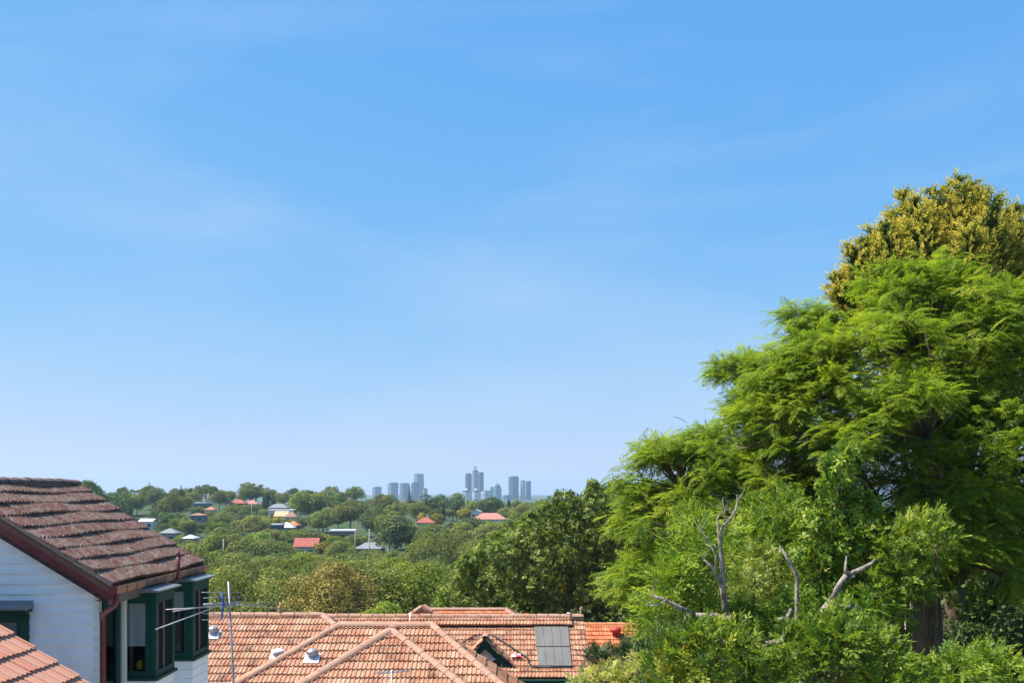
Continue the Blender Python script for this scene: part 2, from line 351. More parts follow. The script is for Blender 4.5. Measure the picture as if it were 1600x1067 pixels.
# ------------------------------------------------------------------ roof tiling
def tile_mesh(name, W=0.24, L=0.42, m=None, roll=0.032, front=0.060, seed=0):
    prof = [(0.0, 0.3), (0.07, 1.0), (0.17, 0.85), (0.25, 0.12), (0.46, 0.0), (0.50, 0.3), (0.57, 1.0), (0.67, 0.85), (0.75, 0.12), (0.98, 0.0)]
    r = random.Random(seed); n = len(prof); vs = []
    for y, base in ((0, front), (L, 0.012)):
        for (x, h) in prof: vs.append((x * W, y + (r.uniform(-.004, .004) if y == 0 else 0), base + roll * h))
    for (x, h) in prof: vs.append((x * W, 0.012, -0.004 + roll * h * 0.5))
    fs = [(k, k + 1, n + k + 1, n + k) for k in range(n - 1)] + [(2 * n + k, 2 * n + k + 1, k + 1, k) for k in range(n - 1)]
    fs += [(0, n, 2 * n), (n - 1, 3 * n - 1, 2 * n - 1)]
    me = bpy.data.meshes.new(name); me.from_pydata(vs, [], fs); me.update(); me.materials.append(m)
    return me
def frame(o, x, y, n): return Matrix(((x.x, y.x, n.x, o.x), (x.y, y.y, n.y, o.y), (x.z, y.z, n.z, o.z), (0, 0, 0, 1)))
def tile_plane(roof, eave0, xdir, up, poly, meshes, mj, gauge=0.345, tw=0.24, budget=290, vis=None, name='roof_tile', thick_jit=0.004, wave=0.0):
    """covers the convex polygon poly [(s, t)...] (counter-clockwise, s along xdir, t up the slope) with single tiles"""
    xdir = xdir.normalized(); up = up.normalized(); nrm = xdir.cross(up).normalized()
    ed = []
    for k in range(len(poly)):
        a, b = poly[k], poly[(k + 1) % len(poly)]; dx, dy = b[0] - a[0], b[1] - a[1]; l = math.hypot(dx, dy)
        ed.append((-dy / l, dx / l, a))                # inward normal
    s0, s1 = min(p[0] for p in poly), max(p[0] for p in poly); t1 = max(p[1] for p in poly); t0 = min(p[1] for p in poly)
    out = []
    for r in range(int(math.ceil((t1 - t0) / gauge))):
        for c in range(-1, int(math.ceil((s1 - s0) / tw)) + 1):
            so, to = s0 + c * tw, t0 + r * gauge
            cs = [(so, to), (so + tw, to), (so + tw, to + gauge + 0.05), (so, to + gauge + 0.05)]
            cuts, dead = [], False
            for (nx, ny, a) in ed:
                d = [(q[0] - a[0]) * nx + (q[1] - a[1]) * ny for q in cs]
                if max(d) < 0.02: dead = True; break
                if min(d) < -0.012: cuts.append((nx, ny, a))
            if dead: continue
            me = R.choice(meshes)
            if cuts:
                bm = bmesh.new(); bm.from_mesh(me)
                for (nx, ny, a) in cuts:
                    bmesh.ops.bisect_plane(bm, geom=bm.verts[:] + bm.edges[:] + bm.faces[:], plane_co=(a[0] - so, a[1] - to, 0), plane_no=(-nx, -ny, 0), clear_outer=True)
                if len(bm.faces) < 3: bm.free(); continue
                me = bpy.data.meshes.new(name + '_cut'); bm.to_mesh(me); bm.free(); me.materials.append(meshes[0].materials[0])
            o = eave0 + xdir * so + up * to + nrm * R.uniform(-thick_jit, thick_jit) + up * R.uniform(-0.006, 0.006) + (nrm + up * .6) * wave * math.sin(so * 1.9 + r * .8 + math.sin(r * 2.1))
            ang = R.uniform(-0.008, 0.008); xx = xdir * math.cos(ang) + up * math.sin(ang); uu = nrm.cross(xx)
            mw = frame(o, xx, uu, nrm); ctr = o + xdir * tw / 2
            ok = True if vis is None else vis(ctr)
            out.append((0 if ok else 1, ctr.length, me, mw))
    out.sort(key=lambda q: q[:2])
    for q in out[:budget]:
        if q[0]: break
    keep = [q for q in out if q[0] == 0][:budget]; rest = [q for q in out if not any(q is k for k in keep)]
    for q in keep: link(name, q[2], roof, q[3])
    if rest:
        vs, fs = [], []
        for q in rest:
            k = len(vs); vs += [tuple(q[3] @ v.co) for v in q[2].vertices]; fs += [tuple(i + k for i in p.vertices) for p in q[2].polygons]
        me = bpy.data.meshes.new(name + '_field'); me.from_pydata(vs, [], fs); me.update(); me.materials.append(mj)
        tag(link(name + '_field', me, roof), kind='stuff')
    return len(keep)
def cap_mesh(name, L=0.40, rad=0.13, m=None, ang=70):
    vs, fs, n = [], [], 7
    for (y, rr) in ((0, rad * 1.07), (L, rad * 0.97)):
        for k in range(n):
            a = math.radians(-ang + 2 * ang * k / (n - 1)); vs.append((rr * math.sin(a), y, rr * math.cos(a) - rad * 0.55))
    for k in range(n):
        a = math.radians(-ang + 2 * ang * k / (n - 1)); vs.append((rad * 0.9 * math.sin(a), 0.004, rad * 0.9 * math.cos(a) - rad * 0.62))
    fs = [(k, k + 1, n + k + 1, n + k) for k in range(n - 1)] + [(2 * n + k, 2 * n + k + 1, k + 1, k) for k in range(n - 1)]
    me = bpy.data.meshes.new(name); me.from_pydata(vs, [], fs); me.update(); me.materials.append(m); return me
def caps(roof, a, b, me, step=0.36, lift=0.06, mort=True, width=0.20):
    """a row of ridge caps from a to b, bedded on a mortar strip"""
    a, b = Vector(a), Vector(b); d = (b - a); n = max(1, int(round(d.length / step))); y = d.normalized()
    x = y.cross(Vector((0, 0, 1))).normalized(); z = x.cross(y).normalized(); st = d.length / n
    for k in range(n):
        mw = frame(a + y * st * k + z * (lift + R.uniform(-.006, .006)) , x, (y + z * 0.02 + x * R.uniform(-.012, .012)).normalized(), z)
        link('ridge_cap', me, roof, mw)
    if mort:
        q = MB(); w = width / 2; e = lift + 0.008
        q.prism([a + x * w + z * (-0.09), a + x * w * 0.75 + z * e, a - x * w * 0.75 + z * e, a - x * w + z * (-0.09)], d)
        q.build('mortar_bed', M_MORT, roof)

T_TC = [tile_mesh('terracotta_tile', m=M_TC, seed=s) for s in range(3)]
T_TO = [tile_mesh('orange_tile', m=M_TO, seed=s) for s in range(2)]
T_TM = [tile_mesh('maroon_tile', m=M_TM, roll=0.036, front=0.058, seed=s) for s in range(3)]
T_PK = [tile_mesh('salmon_tile', m=M_TPK, roll=0.026, front=0.05, seed=s) for s in range(3)]
C_TC = cap_mesh('ridge_cap', m=M_CAP); C_TO = cap_mesh('ridge_cap_orange', m=M_TO); C_TM = cap_mesh('ridge_cap_maroon', m=M_TM)

# ------------------------------------------------------------------ white weatherboard house (left)
def weatherboard_house():
    Y0, Y1 = 15.0, 19.5
    XG, ZG = -6.26, 6.53                       # gutter edge
    XR, ZR = -8.84, 8.12                       # ridge
    XW = -6.60                                 # side wall
    YW, YB = 15.32, 19.2
    ZB = float(ground_z(-8, 17)) - 0.3
    XL = 2 * XR - XW
    h = empty('weatherboard_house', (XR, 17.2, ZB + 0.3), 'white weatherboard house with mossy maroon tiled roof and dark green box windows', 'house')
    sl = Vector((XG - XR, 0, ZG - ZR)); Ls = sl.length; dn = sl.normalized(); up = -dn; nr = Vector((-dn.z * -1, 0, dn.x * -1)) if False else Vector((-dn.z, 0, dn.x))
    if nr.z < 0: nr = -nr
    # roof deck: both slopes as one solid
    gp = (Vector((XG, Y0, ZG)), Vector((XR, Y0, ZR)), Vector((2 * XR - XG, Y0, ZG)))
    dk = MB(); t = 0.10
    off = nr * 0.03
    dk.prism([gp[0] - off, gp[1] - Vector((0, 0, 0.035)), gp[2] - Vector((-off.x, 0, off.z)), gp[2] - Vector((0, 0, t + .03)), gp[1] - Vector((0, 0, t + .03)), gp[0] - Vector((0, 0, t + .03))], (0, Y1 - Y0, 0))
    roof = dk.build('roof', M_DECK, h)
    # the visible slope: x along +Y, up towards the ridge
    nrow = 9
    tile_plane(roof, Vector((XG, Y0, ZG)), Vector((0, 1, 0)), up, [(0, 0), (Y1 - Y0, 0), (Y1 - Y0, Ls - .02), (0, Ls - .02)], T_TM, M_TM, gauge=Ls / nrow, tw=0.225, budget=299, thick_jit=0.004, wave=0.016)
    lm = tile_mesh('maroon_tile_far', m=M_TM)
    tile_plane(roof, Vector((2 * XR - XG, Y1, ZG)), Vector((0, -1, 0)), Vector((-up.x, 0, up.z)), [(0, 0), (Y1 - Y0, 0), (Y1 - Y0, Ls - .02), (0, Ls - .02)], [lm], M_TM, gauge=Ls / nrow, tw=0.225, budget=0)
    caps(roof, (XR, Y0, ZR + 0.02), (XR, Y1, ZR + 0.02), C_TM, step=0.40, lift=0.05)
    # near and far verge tiles: mortar strip under tile ends
    for y in (Y0 + 0.0, Y1 - 0.05):
        v = MB(); v.prism([Vector((XG, y, ZG - .02)), Vector((XG, y, ZG + .03)), Vector((XR, y, ZR + .03)), Vector((XR, y, ZR - .02))], (0, 0.05, 0))
        v.build('verge_bedding', mat('mossy_mortar', (0.12, 0.10, 0.08), (0.24, 0.20, 0.16), 14, 0.9, 0.4), roof)
    # barge boards
    for sgn in (1, -1):
        def mx_(x): return x if sgn == 1 else 2 * XR - x
        b = MB(); y = Y0 + 0.02
        b.prism([Vector((mx_(XG + .02), y, ZG - .035)), Vector((mx_(XG + .02), y, ZG - .26)), Vector((mx_(XR), y, ZR - .27)), Vector((mx_(XR), y, ZR - .035))], (0, 0.03, 0))
        b.build('barge_board', M_MAROON, h)
        b = MB(); y = Y0 + 0.10
        b.prism([Vector((mx_(XG - .04), y, ZG - .20)), Vector((mx_(XG - .04), y, ZG - .33)), Vector((mx_(XR), y, ZR - .37)), Vector((mx_(XR), y, ZR - .20))], (0, 0.05, 0))
        b.build('lower_barge_moulding', M_DARKBOARD, h)  # moulding with the shadow below the barge put into its colour
    b = MB()
    b.prism([Vector((XG, Y0 + .06, ZG - .145)), Vector((XR, Y0 + .06, ZR - .145)), Vector((XR, Y0 + .06, ZR - .165)), Vector((XG, Y0 + .06, ZG - .165))], (0, 0.3, 0))
    b.build('verge_soffit', M_DARKBOARD, h)
    # front gable wall: single boards on a core
    core = MB(); zc_ = ZG - 0.02 - (XG - XW) * 0.0
    tanp = (ZR - ZG) / (XR - XG) * -1
    def zroof(x): return ZR - abs(x - XR) * tanp - 0.17
    core.prism([Vector((XW - .03, YW + .03, ZB)), Vector((XW - .03, YW + .03, zroof(XW) - .02)), Vector((XR, YW + .03, ZR - .2)), Vector((XL + .03, YW + .03, zroof(XL) - .02)), Vector((XL + .03, YW + .03, ZB))], (0, YB - YW - .06, 0))
    wall = core.build('wall', M_WHITE, h)
    bh = 0.162; z = ZB; k = 0
    wx0, wx1, wz0, wz1 = -9.7, -7.70, 5.05, 6.15     # front window opening
    while z < ZR - .3:
        zt = z + bh
        def xs_at(zz):
            if zz <= zroof(XW): return XL, XW
            d = (ZR - 0.17 - zz) / tanp; return XR - d, XR + d
        a0, a1 = xs_at(z); b0, b1 = xs_at(zt)
        segs = [(a0, a1, b0, b1)]
        if zt > wz0 and z < wz1: segs = [(a0, wx0, b0, wx0), (wx1, a1, wx1, b1)]
        for (p0, p1, q0, q1) in segs:
            if p1 - p0 < 0.05: continue
            q = MB(); yb, yt, yk = YW - 0.020, YW + 0.014, YW + 0.029
            q.add([(p0, yb, z), (p1, yb, z), (q1, yt, zt + .004), (q0, yt, zt + .004), (p0, yk, z), (p1, yk, z), (q1, yk, zt + .004), (q0, yk, zt + .004)],
                  [(0, 1, 2, 3), (4, 7, 6, 5), (0, 4, 5, 1), (1, 5, 6, 2), (2, 6, 7, 3), (3, 7, 4, 0)])
            q.build('weatherboard', M_WHITE, wall)
        z = zt; k += 1
    # side wall boards
    z = ZB
    while z < ZG - .25:
        q = MB(); zt = z + bh
        q.add([(XW + .006, YW, z), (XW + .006, YB, z), (XW - .014, YB, zt), (XW - .014, YW, zt), (XW - .03, YW, z), (XW - .03, YB, z), (XW - .03, YB, zt), (XW - .03, YW, zt)],
              [(0, 1, 2, 3), (4, 7, 6, 5), (0, 4, 5, 1), (1, 5, 6, 2), (2, 6, 7, 3), (3, 7, 4, 0)])
        q.build('weatherboard', M_WHITE, wall); z = zt
    MB().bb(XW - .07, XW + .02, YW - .012, YW + .08, ZB, zroof(XW) - .03).build('corner_trim', M_CREAM, h, bevel=0.004)
    # front window with hood
    w = MB().bb(wx0, wx0 + .12, YW - .05, YW + .04, wz0, wz1).bb(wx1 - .12, wx1, YW - .05, YW + .04, wz0, wz1).bb(wx0, wx1, YW - .052, YW + .04, wz1 - .16, wz1 + .002).bb(wx0, wx1, YW - .052, YW + .04, wz0 - .002, wz0 + .1).build('window_frame', M_GREEN, h, bevel=0.004)
    MB().bb(wx0 + .12, wx1 - .12, YW - .006, YW + .0, wz0 + .1, wz1 - .16).build('pane', M_GLASS, w)
    sb = MB()
    for x in (wx1 - .19, wx1 - .55, wx1 - .92): sb.bb(x, x + .03, YW - .03, YW - .01, wz0 + .1, wz1 - .16)
    sb.bb(wx0 + .12, wx1 - .12, YW - .028, YW - .012, wz1 - .225, wz1 - .16)
    sb.build('glazing_bar', M_GREEN, w)
    MB().bb(wx0 + .1, wx1 - .1, YW + .018, YW + .024, wz0 + .05, wz1 - .1).build('blind', M_BLIND, w)
    hd = MB(); hd.add([(wx0 - .1, YW - .26, wz1 + .02), (wx1 + .07, YW - .26, wz1 + .02), (wx1 + .07, YW + .02, wz1 + .13), (wx0 - .1, YW + .02, wz1 + .13),
            (wx0 - .1, YW - .26, wz1 - .01), (wx1 + .07, YW - .26, wz1 - .01), (wx1 + .07, YW + .02, wz1 + .0), (wx0 - .1, YW + .02, wz1 + .0)],
            [(0, 1, 2, 3), (4, 7, 6, 5), (0, 4, 5, 1), (1, 5, 6, 2), (2, 6, 7, 3), (3, 7, 4, 0)])
    hd.build('window_hood', M_FLASH, w)
    MB().bb(wx0 - .06, wx1 + .05, YW - .22, YW + .02, wz1 - .05, wz1 - .012).build('hood_trim', M_GREEN, w)
    # fascia, gutter, downpipe, flue
    MB().bb(XG - .06, XG - .03, Y0 + .05, Y1, ZG - .30, ZG - .05).build('fascia', M_FASCIA, h)
    MB().bb(XW - .02, XG - .06, Y0 + .3, Y1 - .05, ZG - .275, ZG - .255).build('eave_soffit', M_FASCIA, h)
    gprof = [Vector((XG - .03, Y0 - .01, ZG - .03)), Vector((XG - .03, Y0 - .01, ZG - .13)), Vector((XG + .07, Y0 - .01, ZG - .13)), Vector((XG + .10, Y0 - .01, ZG - .06)), Vector((XG + .10, Y0 - .01, ZG - .01)), Vector((XG + .085, Y0 - .01, ZG - .01)), Vector((XG + .06, Y0 - .01, ZG - .11)), Vector((XG - .015, Y0 - .01, ZG - .11)), Vector((XG - .015, Y0 - .01, ZG - .03))]
    gu = MB(); gu.prism(gprof, (0, Y1 - Y0 + .02, 0)); gut = gu.build('gutter', M_GUTTER, h)
    MB().bb(XG - .03, XG + .10, Y0 - .02, Y0 - .011, ZG - .135, ZG - .005).build('gutter_end_cap', M_MAROON, gut)
    yk = Y0 + .35
    while yk < Y1:
        MB().bb(XG + .101, XG + .106, yk, yk + .02, ZG - .13, ZG - .008).build('gutter_strap', M_MAROON, gut); yk += 0.42
    MB().tube([(XG + .03, Y0 + .12, ZG - .12), (XG + .03, Y0 + .12, ZG - .24), (XG - .02, Y0 + .16, ZG - .33), (XW + .07, Y0 + .30, ZG - .48), (XW + .06, Y0 + .36, ZG - .60), (XW + .06, Y0 + .36, ZB + .1)], 0.045, 10).build('downpipe', M_MAROON, h, True)
    MB().tube([(XG + .03, Y1 - .12, ZG - .12), (XG + .03, Y1 - .12, ZG - .28), (XG - .08, Y1 - .14, ZG - .36), (XW + .10, Y1 - .2, ZG - .48)], 0.04, 8).build('rear_downpipe', M_BLACK, h, True)
    yf = XG * F / (270 - 800) - 0.05; xf = XG + .12
    fl = MB().tube([(xf, yf, ZG - .14), (xf, yf, ZG + .30)], 0.035, 10); fl.lathe((xf, yf, ZG + .30), [(0.036, 0), (0.05, 0.01), (0.03, 0.05), (0.002, 0.12)], 10)
    fo = fl.build('flue_pipe', M_MAROON, h, True)
    MB().tube([(xf, yf, ZG - .13), (xf - .16, yf - .1, ZG - .27), (XW + .12, yf - .35, ZG - .36)], 0.035, 8).build('flue_bracket', M_DARKBOARD, fo, True)
    # flush corner window and cream post on the side wall
    zt, zb_ = ZG - .30, 4.30
    fw = MB().bb(XW - .02, XW + .045, YW + .12, YW + .18, zb_, zt).bb(XW - .02, XW + .045, YW + .62, YW + .74, zb_, zt).bb(XW - .02, XW + .043, YW + .1, YW + .75, zt - .10, zt + .002).bb(XW - .02, XW + .043, YW + .1, YW + .75, zb_ - .002, zb_ + .1).build('corner_window_frame', M_GREEN, h)
    MB().bb(XW + .008, XW + .012, YW + .18, YW + .62, zb_ + .1, zt - .1).build('pane', M_GLASS, fw)
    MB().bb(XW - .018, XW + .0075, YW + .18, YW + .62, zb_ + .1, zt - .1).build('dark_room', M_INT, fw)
    MB().bb(XW + .0076, XW + .0079, YW + .32, YW + .52, zb_ + .75, zt - .12).build('blind', M_BLIND, fw)
    MB().bb(XW + .01, XW + .10, YW + .80, YW + .90, ZB, ZG - .28).build('cream_post', M_CREAM, h, bevel=0.006)
    MB().bb(XW + .01, XW + .05, YW + .775, YW + .795, ZB, ZG - .34).build('cover_strip', M_VGREY, h)
    # two box windows
    for bi, (ya, yb) in enumerate(((16.25, 17.15), (18.15, 19.10))):
        xo = -6.03; zt, zb = 6.28, 4.86
        pst = 0.085
        fr = MB()
        for (x0, x1, y0, y1) in ((xo - pst, xo, ya, ya + pst), (xo - pst, xo, yb - pst, yb), (XW + .01, XW + .01 + pst * .8, ya, ya + pst), (XW + .01, XW + .01 + pst * .8, yb - pst, yb)):
            fr.bb(x0, x1, y0, y1, zb, zt)
        fr.bb(XW + .01, xo + .002, ya - .002, ya + pst, zt - .17, zt + .001).bb(XW + .01, xo + .002, ya - .002, ya + pst, zb - .001, zb + .10)
        fr.bb(xo - pst, xo + .003, ya + pst, yb - pst, zt - .17, zt + .0015).bb(xo - pst, xo + .003, ya + pst, yb - pst, zb - .0015, zb + .10)
        fr.bb(XW + .01, xo + .002, yb - pst, yb + .002, zt - .17, zt + .001).bb(XW + .01, xo + .002, yb - pst, yb + .002, zb - .001, zb + .10)
        # inner sash of the camera-side face
        fr.bb(xo - pst - .10, xo - pst, ya + .02, ya + .05, zb + .10, zt - .17)
        win = fr.build('box_window', M_GREEN, h, bevel=0.004)
        tag(win)
        MB().bb(XW + .078, xo - pst, ya + .03, ya + .034, zb + .1, zt - .17).build('front_pane', M_GLASS, win)
        MB().bb(xo - .04, xo - .036, ya + pst, yb - pst, zb + .1, zt - .17).build('fly_screen', M_SCREEN, win)
        MB().bb(xo - .03, xo - .005, ya + .40, ya + .425, zb + .1, zt - .17).bb(xo - .03, xo - .005, ya + .12, ya + .135, zb + .1, zt - .17).build('sash_bar', M_FASCIA, win)
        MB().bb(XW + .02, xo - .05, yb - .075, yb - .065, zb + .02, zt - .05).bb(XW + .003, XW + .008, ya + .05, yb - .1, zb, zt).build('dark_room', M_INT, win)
        bz = zb + .52 if bi == 0 else zt - .50
        MB().bb(XW + .085, xo - .17, ya + .055, ya + .06, bz, zt - .15).build('blind', M_BLIND, win)
        MB().bb(xo - .20, xo - .185, ya + .10, ya + .11, zb + .1, zt - .2).build('curtain_edge', M_CREAM, win)
        # things on the inner sill
        it = MB(); it.lathe((XW + .20, ya + .25, zb + .10), [(0.04, 0), (0.06, 0.05), (0.05, 0.11), (0.02, 0.15)], 10)
        tag(it.build('sill_ornament', M_YEL if bi == 0 else mat('green_pot', (0.16, 0.17, 0.03), None), None, True), 'small yellow ornament on the sill inside the nearer green box window' if bi == 0 else 'olive green pot on the sill inside the farther green box window', 'ornament')
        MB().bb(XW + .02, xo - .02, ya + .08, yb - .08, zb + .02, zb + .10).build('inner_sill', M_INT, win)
        # hood
        hd = MB(); a, b_ = ya - .12, yb + .08
        hd.add([(XW, a, zt + .15), (XW, b_, zt + .15), (xo + .10, b_, zt + .055), (xo + .10, a, zt + .055), (XW, a, zt + .01), (XW, b_, zt + .01), (xo + .10, b_, zt + .03), (xo + .10, a, zt + .03)],
               [(0, 1, 2, 3), (4, 7, 6, 5), (0, 4, 5, 1), (1, 5, 6, 2), (2, 6, 7, 3), (3, 7, 4, 0)])
        hd.build('hood', M_FLASH, win)
        MB().bb(XW + .01, xo + .05, ya - .05, yb + .03, zt + .003, zt + .012).build('hood_lining', M_GREEN, win)
        MB().bb(XW + .01, xo + .05, ya - .04, yb + .03, zb - .05, zb - .003).build('sill', M_GREEN, win)
        # boarded box below
        bx_ = MB().bb(XW + .01, xo - .03, ya + .02, yb - .02, ZB, zb - .052).build('box_core', M_WHITE, h)
        zz = zb - .052 - bh
        while zz > ZB:
            MB().bb(XW + .012, xo - .012, ya + .006, ya + .02, zz, zz + bh - .012).bb(xo - .029, xo - .012, ya + .021, yb - .006, zz, zz + bh - .012).build('weatherboard', M_WHITE, bx_); zz -= bh
    return h
weatherboard_house()

# ------------------------------------------------------------------ foreground terracotta roof (bottom left)
def foreground_house():
    Yf = 13.1; a = P(0, 982, Yf); pit = math.radians(33)
    h0 = Vector((-8.6, Yf, a.z + (a.x + 8.6) * math.tan(pit)))          # ridge
    Ls = 4.6; dn = Vector((math.cos(pit), 0, -math.sin(pit))); e = h0 + dn * Ls
    Yn = 8.6; zb = float(ground_z(-6, 11)) - .3
    h = empty('cottage', (h0.x, 10.5, zb + .3), 'low cottage with salmon clay tiled roof in front of the white weatherboard wall', 'house')
    m = MB(); q = Vector((0, 0, -.05)); xl = 2 * h0.x - e.x
    m.prism([e + q, h0 + q, Vector((xl, Yf, e.z)) + q, Vector((xl, Yf, e.z)) + q * 3, h0 + q * 4, e + q * 3], (0, Yn - Yf, 0))
    roof = m.build('roof', M_DECK, h)
    tile_plane(roof, Vector((e.x, Yn, e.z)), Vector((0, 1, 0)), -dn, [(0, 0), (Yf - Yn, 0), (Yf - Yn, Ls), (0, Ls)], T_PK, M_TPK, gauge=0.355, tw=0.235, budget=299, vis=lambda c: c.y > 10)
    tile_plane(roof, Vector((xl, Yf, e.z)), Vector((0, -1, 0)), Vector((dn.x, 0, -dn.z)), [(0, 0), (Yf - Yn, 0), (Yf - Yn, Ls), (0, Ls)], [tile_mesh('salmon_tile_far', m=M_TPK)], M_TPK, gauge=0.355, tw=0.235, budget=0)
    caps(roof, (h0.x, Yn, h0.z + .02), (h0.x, Yf, h0.z + .02), cap_mesh('ridge_cap_salmon', m=M_TPK), 0.4)
    MB().prism([Vector((e.x - .3, Yf - .3, zb)), Vector((e.x - .3, Yf - .3, e.z + .05)), h0 + Vector((0, -.3, -.25)), Vector((xl + .3, Yf - .3, e.z + .05)), Vector((xl + .3, Yf - .3, zb))], (0, Yn - Yf + .6, 0)).build('wall', mat('red_brick', (0.22, 0.08, 0.05), (0.30, 0.12, 0.08), 20, 0.9), h)
foreground_house()

# ------------------------------------------------------------------ terracotta hip roofs in the middle
PIT = math.radians(28); TP = math.tan(PIT)
def hip_front(roof, xl, xr, yr, zr, drop, meshes, mj, budget, vis=None, left=True, right=True):
    """the camera-side face of a hip roof with its ridge at (yr, zr)"""
    w = drop / TP; Ls = drop / math.sin(PIT); up = Vector((0, math.cos(PIT), math.sin(PIT)))
    x0 = xl - (w if left else 0); x1 = xr + (w if right else 0)
    return tile_plane(roof, Vector((x0, yr - w, zr - drop)), Vector((1, 0, 0)), up, [(0, 0), (x1 - x0, 0), (xr - x0, Ls), (xl - x0, Ls)] if xr - xl > .05 else [(0, 0), (x1 - x0, 0), ((xl + xr) / 2 - x0, Ls)], meshes, mj, budget=budget, vis=vis)
def inframe(c):
    u = 800 + F * c.x / c.y; v = VH + F * (ZC - c.z) / c.y
    return 318 < u < 930 and v < 1085
def vent(name, p, label, turbine=True):
    v = empty(name, p, label, 'roof vent')
    n = Vector((0, -math.sin(PIT), math.cos(PIT))); upv = Vector((0, math.cos(PIT), math.sin(PIT)))
    b = MB().box(p + n * 0.06 - upv * 0.0, (0.42, 0.40, 0.05), Matrix(((1, 0, 0), (0, upv.y, n.y), (0, upv.z, n.z))))
    b.build('base_flashing', M_VWHITE, v, bevel=0.008)
    z = 0.06
    MB().lathe(p + Vector((0, 0, z - .08)), [(0.12, 0), (0.12, 0.16)], 16).build('neck', M_VGREY, v, True)
    if turbine:
        MB().lathe(p + Vector((0, 0, z + .08)), [(0.12, 0), (0.15, 0.03), (0.15, 0.10), (0.12, 0.15), (0.05, 0.18), (0.005, 0.185)], 18).build('turbine_head', M_VGREY, v, True)
        for k in range(14):
            a = 2 * math.pi * k / 14; c = p + Vector((0.152 * math.cos(a), 0.152 * math.sin(a), z + .145))
            MB().box(c, (0.022, 0.008, 0.09), Matrix.Rotation(a + .5, 3, 'Z')).build('vane', M_GALV, v)
    else:
        MB().lathe(p + Vector((0, 0, z + .07)), [(0.02, 0.0), (0.19, 0.01), (0.20, 0.05), (0.16, 0.09), (0.08, 0.115), (0.005, 0.12)], 20).build('cap', M_VWHITE, v, True)
    return v

